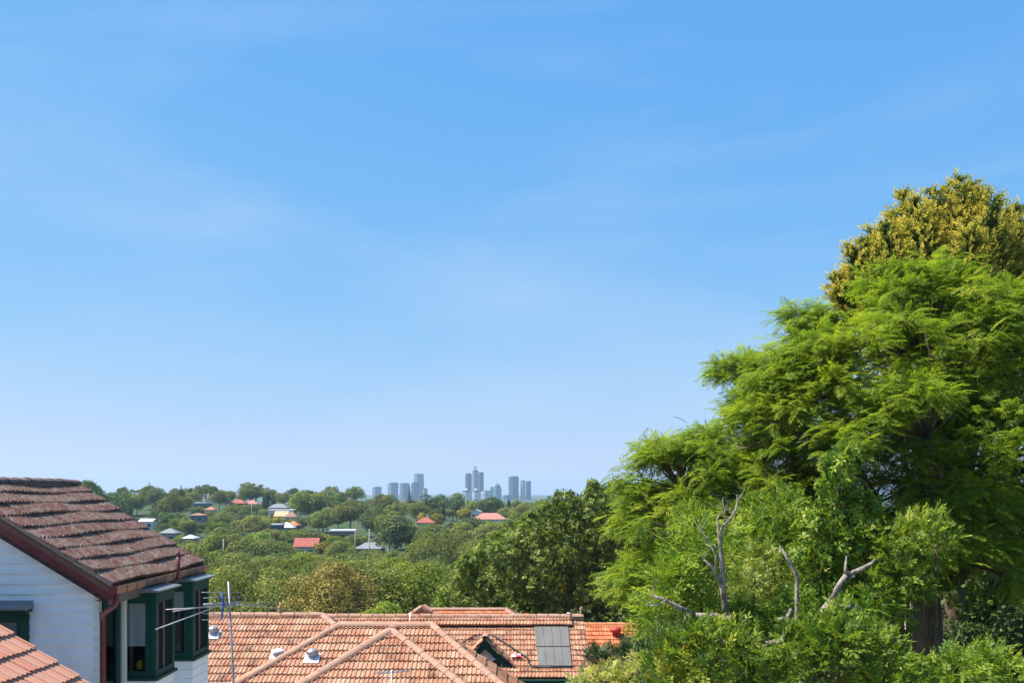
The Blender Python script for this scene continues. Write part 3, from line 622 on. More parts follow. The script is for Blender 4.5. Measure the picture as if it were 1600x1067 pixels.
def front_hip_house():
    h = empty('hip_roof_house', (-3.5, 27, -1.6), 'house with stepped double hipped terracotta roof and lichen stained ridge caps', 'house')
    zb = -2.2
    # rear, wider hip
    Xl, Xr, Yr, Zr, D = -4.95, -2.29, 27.5, 4.15, 1.85; w = D / TP
    E = Zr - D - .03; q = -.03; bk = -0.35; wr = w * .86
    m = MB(); m.add([(Xl - w, Yr - w, E), (Xr + wr, Yr - w, E), (Xr + wr, Yr + bk, E), (Xl - w, Yr + bk, E), (Xl, Yr, Zr + q), (Xr, Yr, Zr + q), (Xl - w, Yr - w, E - .1), (Xr + wr, Yr - w, E - .1), (Xr + wr, Yr + bk, E - .1), (Xl - w, Yr + bk, E - .1)],
        [(0, 1, 5, 4), (1, 2, 5), (2, 3, 4, 5), (3, 0, 4), (6, 9, 8, 7), (0, 6, 7, 1), (1, 7, 8, 2), (2, 8, 9, 3), (3, 9, 6, 0)])
    # front hip
    Xa, Ya, Za, D3 = -3.40, 27.0, 4.094, 1.80; w3 = D3 / TP; E3 = Za - D3 - .03
    roof = m.build('rear_roof', M_DECK, h)
    m = MB(); m.add([(Xa - w3, Ya - w3, E3), (Xa + w3, Ya - w3, E3), (Xa, Ya, Za + q), (Xa, Ya + .5, Za + q), (Xa - w3, Ya + .6, E3), (Xa + w3, Ya + .6, E3)],
        [(0, 1, 2), (1, 5, 3, 2), (4, 0, 2, 3), (0, 4, 5, 1), (4, 3, 5)])
    froof = m.build('front_roof', M_DECK, h)
    n1 = hip_front(froof, Xa, Xa, Ya, Za, D3, T_TC, M_TCJ, 170, inframe)
    up = Vector((0, math.cos(PIT), math.sin(PIT)))
    # rear face, less the part under the front hip: two polygons left and right of it
    Ls = D / math.sin(PIT); x0 = Xl - w
    L = lambda x: x - x0
    kx = (Zr - Za) / TP
    tl = (Zr - Za + .0) / math.sin(PIT)
    yv = lambda x: 0
    # valley lines: front hip's side slopes meet the rear face along plan diagonals from (Xa, Yv)
    Yv = Yr - (Zr - Za) / TP; sv = Ls - (Zr - Za) / math.sin(PIT)          # slope coordinate of the apex junction
    bot = 0.0
    wl = sv * math.sin(PIT) / TP
    e0 = Vector((x0, Yr - w, Zr - D))
    nb = 0
    nb += tile_plane(roof, e0, Vector((1, 0, 0)), up, [(0, 0), (L(Xa) - wl, 0), (L(Xa), sv), (L(Xa), Ls), (L(Xl), Ls)], T_TC, M_TCJ, budget=80, vis=inframe)
    nb += tile_plane(roof, e0 + Vector((L(Xa), 0, 0)), Vector((1, 0, 0)), up, [(wl, 0), (Xr + wr - Xa, 0), (Xr - Xa, Ls), (0, Ls), (0, sv)], T_TC, M_TCJ, budget=80, vis=inframe)
    # right-hand side faces
    upx = Vector((-math.cos(PIT), 0, math.sin(PIT)))
    tile_plane(roof, Vector((Xr + wr, Yr - w, Zr - D)), Vector((0, 1, 0)), Vector((-wr, 0, D)), [(0, 0), (w + bk, 0), (w, math.hypot(wr, D))], T_TC, M_TCJ, budget=60, vis=inframe)
    L3 = D3 / math.sin(PIT)
    tile_plane(froof, Vector((Xa + w3, Ya - w3, Za - D3)), Vector((0, 1, 0)), upx, [(0, 0), (w3 * .12, 0), (w3 + .3, L3), (w3, L3)], T_TC, M_TCJ, budget=50, vis=inframe)
    tile_plane(roof, Vector((Xl - w, Yr + bk, Zr - D)), Vector((0, -1, 0)), Vector((-upx.x, 0, upx.z)), [(0, 0), (w + bk, 0), (bk, Ls)], T_TC, M_TCJ, budget=0)
    # caps
    caps(roof, (Xl, Yr, Zr), (Xr, Yr, Zr), C_TC)
    caps(roof, (Xl - w, Yr - w, Zr - D), (Xl, Yr, Zr), C_TC)
    caps(roof, (Xr + wr, Yr - w, Zr - D), (Xr, Yr, Zr), C_TC)
    caps(froof, (Xa - w3, Ya - w3, Za - D3), (Xa, Ya, Za), cap_mesh('ridge_cap_wide', rad=0.165, m=M_CAP), lift=.05, width=.26)
    caps(froof, (Xa + w3, Ya - w3, Za - D3), (Xa, Ya, Za), C_TC)
    caps(froof, (Xa, Ya - .05, Za), (Xa, Ya + .45, Za), cap_mesh('ridge_cap_end', rad=0.16, m=M_CAP))
    MB().bb(Xl - w + .5, Xr + wr - .5, Yr - w + .5, Yr + bk - .02, zb, E - .05).bb(Xa - w3 + .5, Xa + w3 - .5, Ya - w3 + .5, Ya, zb, E3 - .04).build('wall', mat('brick_wall', (0.24, 0.10, 0.07), (0.32, 0.15, 0.10), 18, 0.9), h)
    MB().tube([P(641, 979, 27.6), P(641, 958, 27.6)], 0.022, 8).build('vent_pipe', M_VWHITE, h, True)
    n = Vector((0, -math.sin(PIT), math.cos(PIT)))
    vent('turbine_vent', ray_plane(488, 1031, Vector((Xl, Yr, Zr)), n), 'grey turbine vent on square white base between two terracotta hip ridges')
front_hip_house()

def left_hip_house():
    h = empty('long_ridge_house', (-11, 29.5, -1.8), 'terracotta tiled house with long level ridge and clay finial behind the white house', 'house')
    Xl, Xr, Yr, Zr, D = -15.0, -6.02, 30.5, 4.055, 1.85; w = D / TP; E = Zr - D - .03; q = -.03; Yb = 31.25; zb = -2.4
    m = MB(); m.add([(Xl, Yr - w, E), (Xr + w, Yr - w, E), (Xr + w, Yb, E), (Xl, Yb, E), (Xl, Yr, Zr + q), (Xr, Yr, Zr + q)],
        [(0, 1, 5, 4), (1, 2, 5), (2, 3, 4, 5), (3, 0, 4), (0, 3, 2, 1)])
    roof = m.build('roof', M_DECK, h)
    hip_front(roof, Xl, Xr, Yr, Zr, D, T_TC, M_TCJ, 280, lambda c: inframe(c) and c.x < -5.0, left=False)
    caps(roof, (Xl, Yr, Zr), (Xr, Yr, Zr), C_TC, step=0.42)
    caps(roof, (Xr + w * .35, Yr - w * .35, Zr - D * .35), (Xr, Yr, Zr), C_TC)
    caps(roof, (Xr + .55, Yb - .3, Zr - .45), (Xr, Yr, Zr), C_TC)
    MB().bb(Xl + .4, Xr + w - .5, Yr - w + .5, Yb - .1, zb, E - .01).build('wall', MATS['brick_wall'], h)
    p = P(437, 962, 30.5)
    MB().lathe(p, [(0.10, 0), (0.06, 0.06), (0.035, 0.10), (0.06, 0.13), (0.035, 0.16), (0.05, 0.24), (0.06, 0.28), (0.02, 0.33), (0.002, 0.34)], 12).build('finial', M_CAP, roof, True)
    n = Vector((0, -math.sin(PIT), math.cos(PIT))); o = Vector((Xl, Yr, Zr))
    vent('turbine_vent', ray_plane(333, 994, o, n), 'grey turbine vent on the long terracotta roof beside the green box window')
    vent('mushroom_vent', ray_plane(434, 1026, o, n), 'white mushroom cap vent half hidden by the hip ridge', False)
left_hip_house()

def solar_house():
    pit = math.radians(22); tp = math.tan(pit)
    Yr, Zr = 35.0, 3.44; D = 1.436; run = D / tp; Ls = D / math.sin(pit); Ye, Ze = Yr - run, Zr - D
    Xl, Xr = -7.2, 2.62; zb = -3.6; UPR = 0.13
    n = Vector((0, -math.sin(pit), math.cos(pit))); up = Vector((0, math.cos(pit), math.sin(pit)))
    h = empty('gabled_house', (-2, 35, -2.6), 'long gabled terracotta house with rooftop heating mats and small green gablet', 'house')
    o = Vector((Xl, Ye, Ze)) - n * UPR
    # solid
    m = MB(); zz = Vector((0, 0, -UPR - .03))
    m.prism([Vector((Xl, Ye, Ze)) + zz, Vector((Xl, Yr, Zr)) + zz, Vector((Xl, Yr + run, Ze)) + zz, Vector((Xl, Yr + run, Ze)) + zz * 2, Vector((Xl, Yr, Zr)) + zz * 2, Vector((Xl, Ye, Ze)) + zz * 2], (Xr - Xl, 0, 0))
    roof = m.build('roof', M_DECK, h)
    vis = lambda c: 500 < 800 + F * c.x / c.y < 930 and (c.y > 31.5)
    def behind(c):
        u = 800 + F * c.x / c.y; v = VH + F * (ZC - c.z) / c.y
        return u > 640 and v > 968 and (v < 982 + max(0, u - 690) * .52 + 10) and not (836 < u < 886 and 975 < v < 1038)
    tile_plane(roof, o, Vector((1, 0, 0)), up, [(0, 0), (Xr - Xl, 0), (Xr - Xl, Ls), (0, Ls)], T_TC, M_TCJ, budget=260, vis=behind, gauge=0.34, tw=0.24)
    # raised ridge strip of tiles; the slot's shade is put into the dark step's colour
    st = 0.62
    rs = tile_plane(roof, Vector((Xl, Yr, Zr)) - up * st, Vector((1, 0, 0)), up, [(0, 0), (Xr - Xl - .45, 0), (Xr - Xl - .45, st - .02), (0, st - .02)], [T_TO[0]] if False else T_TC, M_TCJ, budget=36, gauge=0.31, tw=0.24, vis=lambda c: c.x > -4)
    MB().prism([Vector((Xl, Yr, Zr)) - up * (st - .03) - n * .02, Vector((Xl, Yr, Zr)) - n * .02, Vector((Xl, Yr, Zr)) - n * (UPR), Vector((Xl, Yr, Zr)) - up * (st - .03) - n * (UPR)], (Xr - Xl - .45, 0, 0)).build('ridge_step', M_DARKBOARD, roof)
    a = Vector((Xl, Yr, Zr)) - up * (st - .028)
    MB().prism([a - n * .015, a - n * .20, a - n * .20 - up * .02, a - n * .015 - up * .02], (2.75, 0, 0)).build('ridge_step_board', M_GREYWALL, roof)
    caps(roof, (Xl, Yr, Zr), (Xr, Yr, Zr - .01), C_TC, step=0.42)
    b2 = Vector((0, -up.y, up.z))
    tile_plane(roof, Vector((Xr, Yr + run, Ze)) - Vector((0, -n.y, n.z)) * UPR, Vector((-1, 0, 0)), b2, [(0, 0), (Xr - Xl, 0), (Xr - Xl, Ls), (0, Ls)], T_TC, M_TCJ, budget=0, gauge=0.34)
    p = P(908, 962, 35.0)
    MB().lathe(p, [(0.09, 0), (0.06, 0.06), (0.035, 0.10), (0.055, 0.13), (0.035, 0.17), (0.05, 0.24), (0.055, 0.28), (0.02, 0.33), (0.002, 0.35)], 12).build('finial', M_CAP, roof, True)
    MB().tube([P(892, 968, 34.7), P(892, 958, 34.7), P(886, 958, 34.7)], 0.045, 8).build('flue', M_VGREY, roof, True)
    # gutter, fascia, wall
    MB().bb(Xl, Xr + .02, Ye - .12, Ye + .0, Ze - UPR - .12, Ze - UPR - .02).build('gutter', M_GREEN, h)
    MB().bb(Xl + .3, Xr - .3, Ye + .5, Yr + run - .5, zb, Ze - UPR - .1).build('wall', M_CREAM, h)
    MB().prism([Vector((Xr - .35, Ye + .6, Ze - UPR - .1)), Vector((Xr - .35, Yr, Zr - UPR - .12)), Vector((Xr - .35, Yr + run - .6, Ze - UPR - .1))], (.05, 0, 0)).build('gable_wall', M_CREAM, h)
    # heating mats
    mt = empty('solar_heating_mat', (0, 0, 0), 'black rubber pool heating mats in four columns on terracotta roof', 'solar panel')
    pp = o + n * 0.085
    def Q(u, v): return ray_plane(u, v, pp, n)
    mt.location = Q(866, 1040)
    rows = [(970.5, 977.5), (978.5, 1010), (1011, 1040)]
    def U(f, v):
        k = (v - 970) / 70.0; l = 833.5 + 7.5 * k; r_ = 887 + 6.5 * k; return l + (r_ - l) * f
    for (va, vb) in rows:
        for c in range(4):
            f0, f1 = c / 4 + .004, (c + 1) / 4 - .004
            q = MB(); q.prism([Q(U(f0, vb), vb), Q(U(f1, vb), vb), Q(U(f1, va), va), Q(U(f0, va), va)], n * 0.025); q.build('mat_panel', M_PANEL, mt)
    for v in (977.9, 1010.5):
        for c in range(16):
            f = (c + .5) / 16; a, b = Q(U(f - .018, v), v), Q(U(f + .018, v), v)
            MB().tube([a + n * .03, b + n * .03], 0.022, 6).build('header_clip', M_BLACK, mt)
    MB().tube([Q(837, 1042.5) + n * .02, Q(896, 1042) + n * .02], 0.03, 8).build('header_pipe', M_BLACK, mt, True)
    pts = [(716, 1008), (723, 1003), (741, 992.5), (745, 991.5), (769, 991.5), (773, 993), (823, 1026), (826, 1029), (826, 1035), (834, 1041), (842, 1042.5)]
    pz = pp + n * 0.03
    po = MB().tube([ray_plane(u, v, pz, n) for u, v in pts], 0.026, 8).build('heating_pipe', M_BLACK, None, True)
    tag(po, 'dark bent pipe running over the terracotta tiles to the heating mats', 'pipe')
    # green gablet
    d = empty('gablet', tuple(P(758, 1040, 32.0)), 'small green edged gablet with cream wall on terracotta roof', 'gablet')
    Yf = 32.0; ap = P(758, 1001, Yf); hw = 0.98; dz = 0.94
    def pr(name, pts, ln, mm, par=d): return MB().prism(pts, (0, ln, 0)).build(name, mm, par)
    Lf = Vector((ap.x - hw, Yf, ap.z - dz)); Rt = Vector((ap.x + hw, Yf, ap.z - dz))
    dn = Vector((0, 0, 1))
    pr('wall', [ap + Vector((0, .12, -.14)), Lf + Vector((.1, .12, -.1)), Lf + Vector((.1, .12, -.6)), Rt + Vector((-.1, .12, -.6)), Rt + Vector((-.1, .12, -.1))], .5, M_CREAM)
    pr('barge_board', [ap, ap - dn * .26, Rt - dn * .26, Rt], .06, M_GREEN)
    pr('barge_board', [ap, Lf, Lf - dn * .26, ap - dn * .26], .0601, M_GREEN)
    rr = pr('roof', [ap + dn * .05, Rt + dn * .05 + Vector((.06, 0, 0)), Rt + dn * .005 + Vector((.06, 0, 0)), ap + dn * .003, Lf + dn * .005 - Vector((.06, 0, 0)), Lf + dn * .05 - Vector((.06, 0, 0))], .66, M_DECK)
    gs = Vector((ap - Rt)).normalized(); Lg = (ap - Rt).length
    tile_plane(rr, Rt + dn * .05 + Vector((0, -.03, 0)), Vector((0, 1, 0)), gs, [(0, 0), (.68, 0), (.68, Lg), (0, Lg)], T_TC, M_TCJ, budget=20, gauge=.33)
    gs2 = (ap - Lf).normalized()
    tile_plane(rr, Lf + dn * .05 + Vector((0, .65, 0)), Vector((0, -1, 0)), gs2, [(0, 0), (.68, 0), (.68, Lg), (0, Lg)], T_TC, M_TCJ, budget=20, gauge=.33)
    caps(rr, ap + Vector((0, -.03, .05)), ap + Vector((0, .65, .05)), C_TC, mort=False)
    wx, wz = P(776, 1036, Yf).x, P(776, 1036, Yf).z
    wf = MB().bb(wx - .2, wx + .2, Yf + .085, Yf + .12, wz - .2, wz + .16).build('window_frame', M_VWHITE, d)
    MB().bb(wx - .13, wx + .13, Yf + .08, Yf + .084, wz - .2, wz + .10).build('pane', mat('dark_glass', (0.03, 0.04, 0.045), None, rough=0.08, spec=0.6), wf)
    c1 = MB(); c1.box(ray_plane(806, 1026, pp, n) + n * .05, (0.32, 0.2, 0.06), Matrix.Rotation(.3, 3, 'X'))
    tag(c1.build('roof_rag', mat('red_white_rag', (0.6, 0.03, 0.05), (0.75, 0.75, 0.78), 4, 0.8, lo=.48, hi=.52), None), 'red and white rag lying on the terracotta tiles beside the green gablet', 'rag')
solar_house()

def back_roof(name, label, xl, xr, Yr, vr, D, pit, meshes, mj, capm, hip=True, zb=-5):
    """a plain hip or gable roof further back, tiles joined"""
    tp = math.tan(pit); zr = ZC - (vr - VH) / F * Yr; w = D / tp; Ls = D / math.sin(pit); up = Vector((0, math.cos(pit), math.sin(pit)))
    h = empty(name, ((xl + xr) / 2, Yr, zb + .5), label, 'house'); E = zr - D - .03; q = -.03; hl = w if hip else 0
    m = MB(); m.add([(xl - hl, Yr - w, E), (xr + hl, Yr - w, E), (xr + hl, Yr + w, E), (xl - hl, Yr + w, E), (xl, Yr, zr + q), (xr, Yr, zr + q)], [(0, 1, 5, 4), (1, 2, 5), (2, 3, 4, 5), (3, 0, 4), (0, 3, 2, 1)])
    roof = m.build('roof', M_DECK, h)
    poly = [(0, 0), (xr - xl + 2 * hl, 0), (xr - xl + hl, Ls), (hl, Ls)]
    tile_plane(roof, Vector((xl - hl, Yr - w, zr - D)), Vector((1, 0, 0)), up, poly, meshes, mj, budget=0, gauge=.345)
    tile_plane(roof, Vector((xr + hl, Yr + w, zr - D)), Vector((-1, 0, 0)), Vector((0, -up.y, up.z)), poly, meshes, mj, budget=0, gauge=.345)
    if hip:
        ux = Vector((-math.cos(pit), 0, math.sin(pit)))
        tile_plane(roof, Vector((xr + w, Yr - w, zr - D)), Vector((0, 1, 0)), ux, [(0, 0), (2 * w, 0), (w, Ls)], meshes, mj, budget=0)
        tile_plane(roof, Vector((xl - w, Yr + w, zr - D)), Vector((0, -1, 0)), Vector((-ux.x, 0, ux.z)), [(0, 0), (2 * w, 0), (w, Ls)], meshes, mj, budget=0)
        for (x, s) in ((xl, -1), (xr, 1)):
            for sy in (-1, 1): caps(roof, (x + s * w, Yr + sy * w, zr - D), (x, Yr, zr), capm, step=.4)
    caps(roof, (xl, Yr, zr), (xr, Yr, zr), capm, step=.42)
    MB().bb(xl - hl + .5, xr + hl - .5, Yr - w + .5, Yr + w - .5, zb, E - .02).build('wall', MATS['brick_wall'], h)
    return h, roof, zr
xa = lambda u, Y: (u - 800) / F * Y
h5, r5, z5 = back_roof('rear_hip_house', 'red clay hipped roof showing just above the long terracotta ridge', xa(664, 43), xa(790, 43), 43.0, 953, 1.4, math.radians(27), T_TO, M_TOJ, C_TC, True, -5)
m = MB(); g0 = Vector((xa(664, 43) - .05, 43 - .0, z5 + .17))
m.add([(g0.x, 42.6, z5 + .22), (g0.x - .75, 42.5, z5 - .28), (g0.x + .75, 42.5, z5 - .28), (g0.x, 43.6, z5 + .22), (g0.x - .75, 43.6, z5 - .28), (g0.x + .75, 43.6, z5 - .28)], [(0, 1, 2), (0, 3, 4, 1), (0, 2, 5, 3), (3, 5, 4), (1, 4, 5, 2)])
gab = m.build('gablet', M_TO, h5)
caps(gab, (g0.x - .75, 42.5, z5 - .28), (g0.x, 42.6, z5 + .22), C_TC, step=.4); caps(gab, (g0.x + .75, 42.5, z5 - .28), (g0.x, 42.6, z5 + .22), C_TC, step=.4)
h6, r6, z6 = back_roof('orange_roof_house', 'bright orange tiled house with a red roof vent between the gabled house and shrubs', xa(875, 44), xa(1065, 44), 44.0, 976, 1.5, math.radians(24), T_TO, M_TOJ, C_TO, False, -5.5)
n24 = Vector((0, -math.sin(math.radians(24)), math.cos(math.radians(24))))
p = ray_plane(962, 995, Vector((0, 44, z6)), n24)
v6 = empty('red_vent', p, 'red painted cowl vent on the bright orange roof', 'roof vent')
M_RED = mat('red_vent_paint', (0.35, 0.03, 0.02), (0.42, 0.06, 0.04), 9, 0.5)
MB().lathe(p + Vector((0, 0, -.1)), [(0.15, 0), (0.15, 0.25), (0.12, 0.28)], 14).build('neck', M_RED, v6, True)
MB().lathe(p + Vector((0, 0, .18)), [(0.12, 0), (0.24, 0.05), (0.27, 0.16), (0.22, 0.26), (0.02, 0.31)], 16).build('cowl', M_RED, v6, True)
pv = P(823, 961, 43.0)
rv = MB().tube([pv - Vector((0, 0, .5)), pv], 0.13, 10); rv.lathe(pv, [(0.15, -.04), (0.24, -.02), (0.22, 0.06), (0.02, 0.11)], 12)
tag(rv.build('red_cap_flue', M_RED, None, True), 'red capped flue poking up behind the long terracotta ridge', 'flue')

# ------------------------------------------------------------------ TV antennas
def antenna():
    Y = 14.9; gz = float(ground_z(-4.3, Y))
    b = P(365, 1067, Y); t = P(357, 908, Y); d = (t - b).normalized(); foot = b - d * ((b.z - gz) / d.z)
    a = empty('tv_antenna', foot, 'tall galvanised mast with thin-rod TV aerial in front of the green box windows', 'antenna')
    MB().tube([foot, b, t], [0.026, 0.018, 0.015], 10).build('mast', M_GALV, a, True)
    c = P(358, 942, Y)
    # boom runs slightly towards the camera's left and away
    bo = P(318, 944, Y - .45); bi = P(378, 940, Y + .25)
    MB().tube([bo, bi], 0.014, 8).build('boom', M_GALV, a, True)
    MB().box(P(350, 943, Y - .03), (.09, .05, .05)).build('clamp', M_GALV, a, bevel=.005)
    for (u0, v0, y0, u1, v1, y1, r) in ((259, 952, Y - .7, 435, 942, Y + .5, .008), (270, 955, Y - .75, 352, 942, Y, .008), (243, 983, Y - .9, 356, 941, Y, .009), (352, 942, Y, 455, 953, Y + .5, .006),
                                   (315, 925, Y - .35, 377, 925, Y + .25, .007), (318, 934, Y - .35, 378, 932, Y + .25, .007), (317, 958, Y - .35, 345, 959, Y, .007), (316, 968, Y - .35, 350, 968, Y, .007)):
        MB().tube([P(u0, v0, y0), P(u1, v1, y1)], r, 6).build('rod', M_GALV, a, True)
    f = MB(); f.tube([P(346, 926, Y - .1), P(349, 940, Y - .1), P(348, 952, Y - .1), P(346, 967, Y - .1)], [.012, .022, .02, .012], 8); f.build('folded_dipole', M_BLUEP, a, True)
    st = P(347, 1040, Y + .3)
    MB().tube([P(351, 950, Y), P(347, 1000, Y + .2), P(341, 1070, Y + .5)], 0.0035, 5).build('cable', M_VWHITE, a)
    Y = 22.8; q = P(611, 1050, Y); gz = float(ground_z(q.x, Y))
    s = empty('small_antenna', (q.x, Y, gz), 'small dark weathered aerial on a thin pole before the front hip roof', 'antenna')
    MB().tube([(q.x, Y, gz), P(612, 1046, Y)], 0.022, 8).build('mast', M_VGREY, s, True)
    MB().tube([P(590, 1052, Y - .2), P(640, 1048, Y + .3)], 0.015, 6).build('boom', M_VGREY, s)
    for k in range(7):
        u = 590 + k * 8; c = P(u, 1052 - k * .6, Y - .2 + k * .08)
        MB().tube([c - Vector((.08, .22, -.03)), c + Vector((.08, .22, .03))], 0.008, 5).build('rod', M_VGREY, s)
    MB().tube([P(606, 1042, Y), P(606, 1062, Y)], 0.012, 6).build('bracket', M_VGREY, s)
antenna()

# ------------------------------------------------------------------ vegetation helpers
L_JAC = leaf_mat('jacaranda_leaf', [(0, (0.075, 0.140, 0.018)), (0.5, (0.195, 0.268, 0.026)), (1, (0.36, 0.37, 0.038))], 0.54, 0.6, 0.15, 0.04, (1.35, 1.4, 0.6))
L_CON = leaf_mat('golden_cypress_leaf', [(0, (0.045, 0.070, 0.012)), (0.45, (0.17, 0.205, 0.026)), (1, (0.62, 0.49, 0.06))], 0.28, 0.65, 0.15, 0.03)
L_FIG = leaf_mat('glossy_dark_leaf', [(0, (0.050, 0.090, 0.020)), (0.6, (0.160, 0.215, 0.044)), (1, (0.34, 0.37, 0.08))], 0.34, 0.5, 0.2, 0.05)
L_SHR = leaf_mat('shrub_leaf', [(0, (0.040, 0.095, 0.014)), (0.55, (0.155, 0.240, 0.026)), (1, (0.38, 0.42, 0.06))], 0.44, 0.5, 0.2, 0.10)
L_YSH = leaf_mat('yellow_green_leaf', [(0, (0.10, 0.15, 0.02)), (0.5, (0.26, 0.30, 0.05)), (1, (0.50, 0.48, 0.14))], 0.35, 0.45, 0.35, 0.08)
L_EUC = leaf_mat('eucalypt_leaf', [(0, (0.070, 0.092, 0.026)), (0.6, (0.195, 0.220, 0.054)), (1, (0.34, 0.35, 0.09))], 0.34, 0.6, 0.15, 0.22)
L_DRK = leaf_mat('dark_tree_leaf', [(0, (0.042, 0.072, 0.024)), (0.6, (0.105, 0.150, 0.038)), (1, (0.20, 0.24, 0.055))], 0.25, 0.55, 0.2, 0.22)
L_BRT = leaf_mat('bright_tree_leaf', [(0, (0.085, 0.135, 0.018)), (0.6, (0.190, 0.245, 0.028)), (1, (0.31, 0.35, 0.04))], 0.35, 0.55, 0.2, 0.18)
L_YEL = leaf_mat('golden_tree_leaf', [(0, (0.16, 0.15, 0.012)), (0.6, (0.34, 0.29, 0.02)), (1, (0.55, 0.46, 0.05))], 0.3, 0.5, 0.3, 0.08)
L_OCH = leaf_mat('ochre_tree_leaf', [(0, (0.115, 0.105, 0.028)), (0.55, (0.27, 0.215, 0.05)), (1, (0.44, 0.35, 0.09))], 0.25, 0.6, 0.25, 0.03, (1.2, 1.1, 0.6))
L_PIN = leaf_mat('pine_leaf', [(0, (0.030, 0.055, 0.030)), (1, (0.080, 0.120, 0.050))], 0.15, 0.6, 0.25, 0.12)

def tree_obj(name, loc, label, cat, parts, group=None):
    """parts: (name, mesh) children sharing data, placed at loc"""
    t = empty(name, loc, label, cat, group)
    for pn, me in parts:
        o = bpy.data.objects.new(pn, me); COL.objects.link(o); o.parent = t
    return t
def dome_tips(c, r, n, lo=-0.25, flat=1.0):
    d = rdir(n * 3); d = d[d[:, 2] > lo][:n]
    return c + d * r * np.array([1, 1, flat]), d
def limb(mb, a, b, r0, r1, bend=0.15, n=5, sides=7):
    a, b = Vector(a), Vector(b); L = (b - a).length
    o = Vector((R.uniform(-1, 1), R.uniform(-1, 1), R.uniform(-.2, .6))) * L * bend
    pts = [a.lerp(b, k / n) + o * math.sin(math.pi * k / n) + Vector((R.uniform(-1, 1), R.uniform(-1, 1), R.uniform(-1, 1))) * L * 0.02 * (0 < k < n) for k in range(n + 1)]
    mb.tube(pts, [r0 + (r1 - r0) * (k / n) ** 0.8 for k in range(n + 1)], sides); return pts

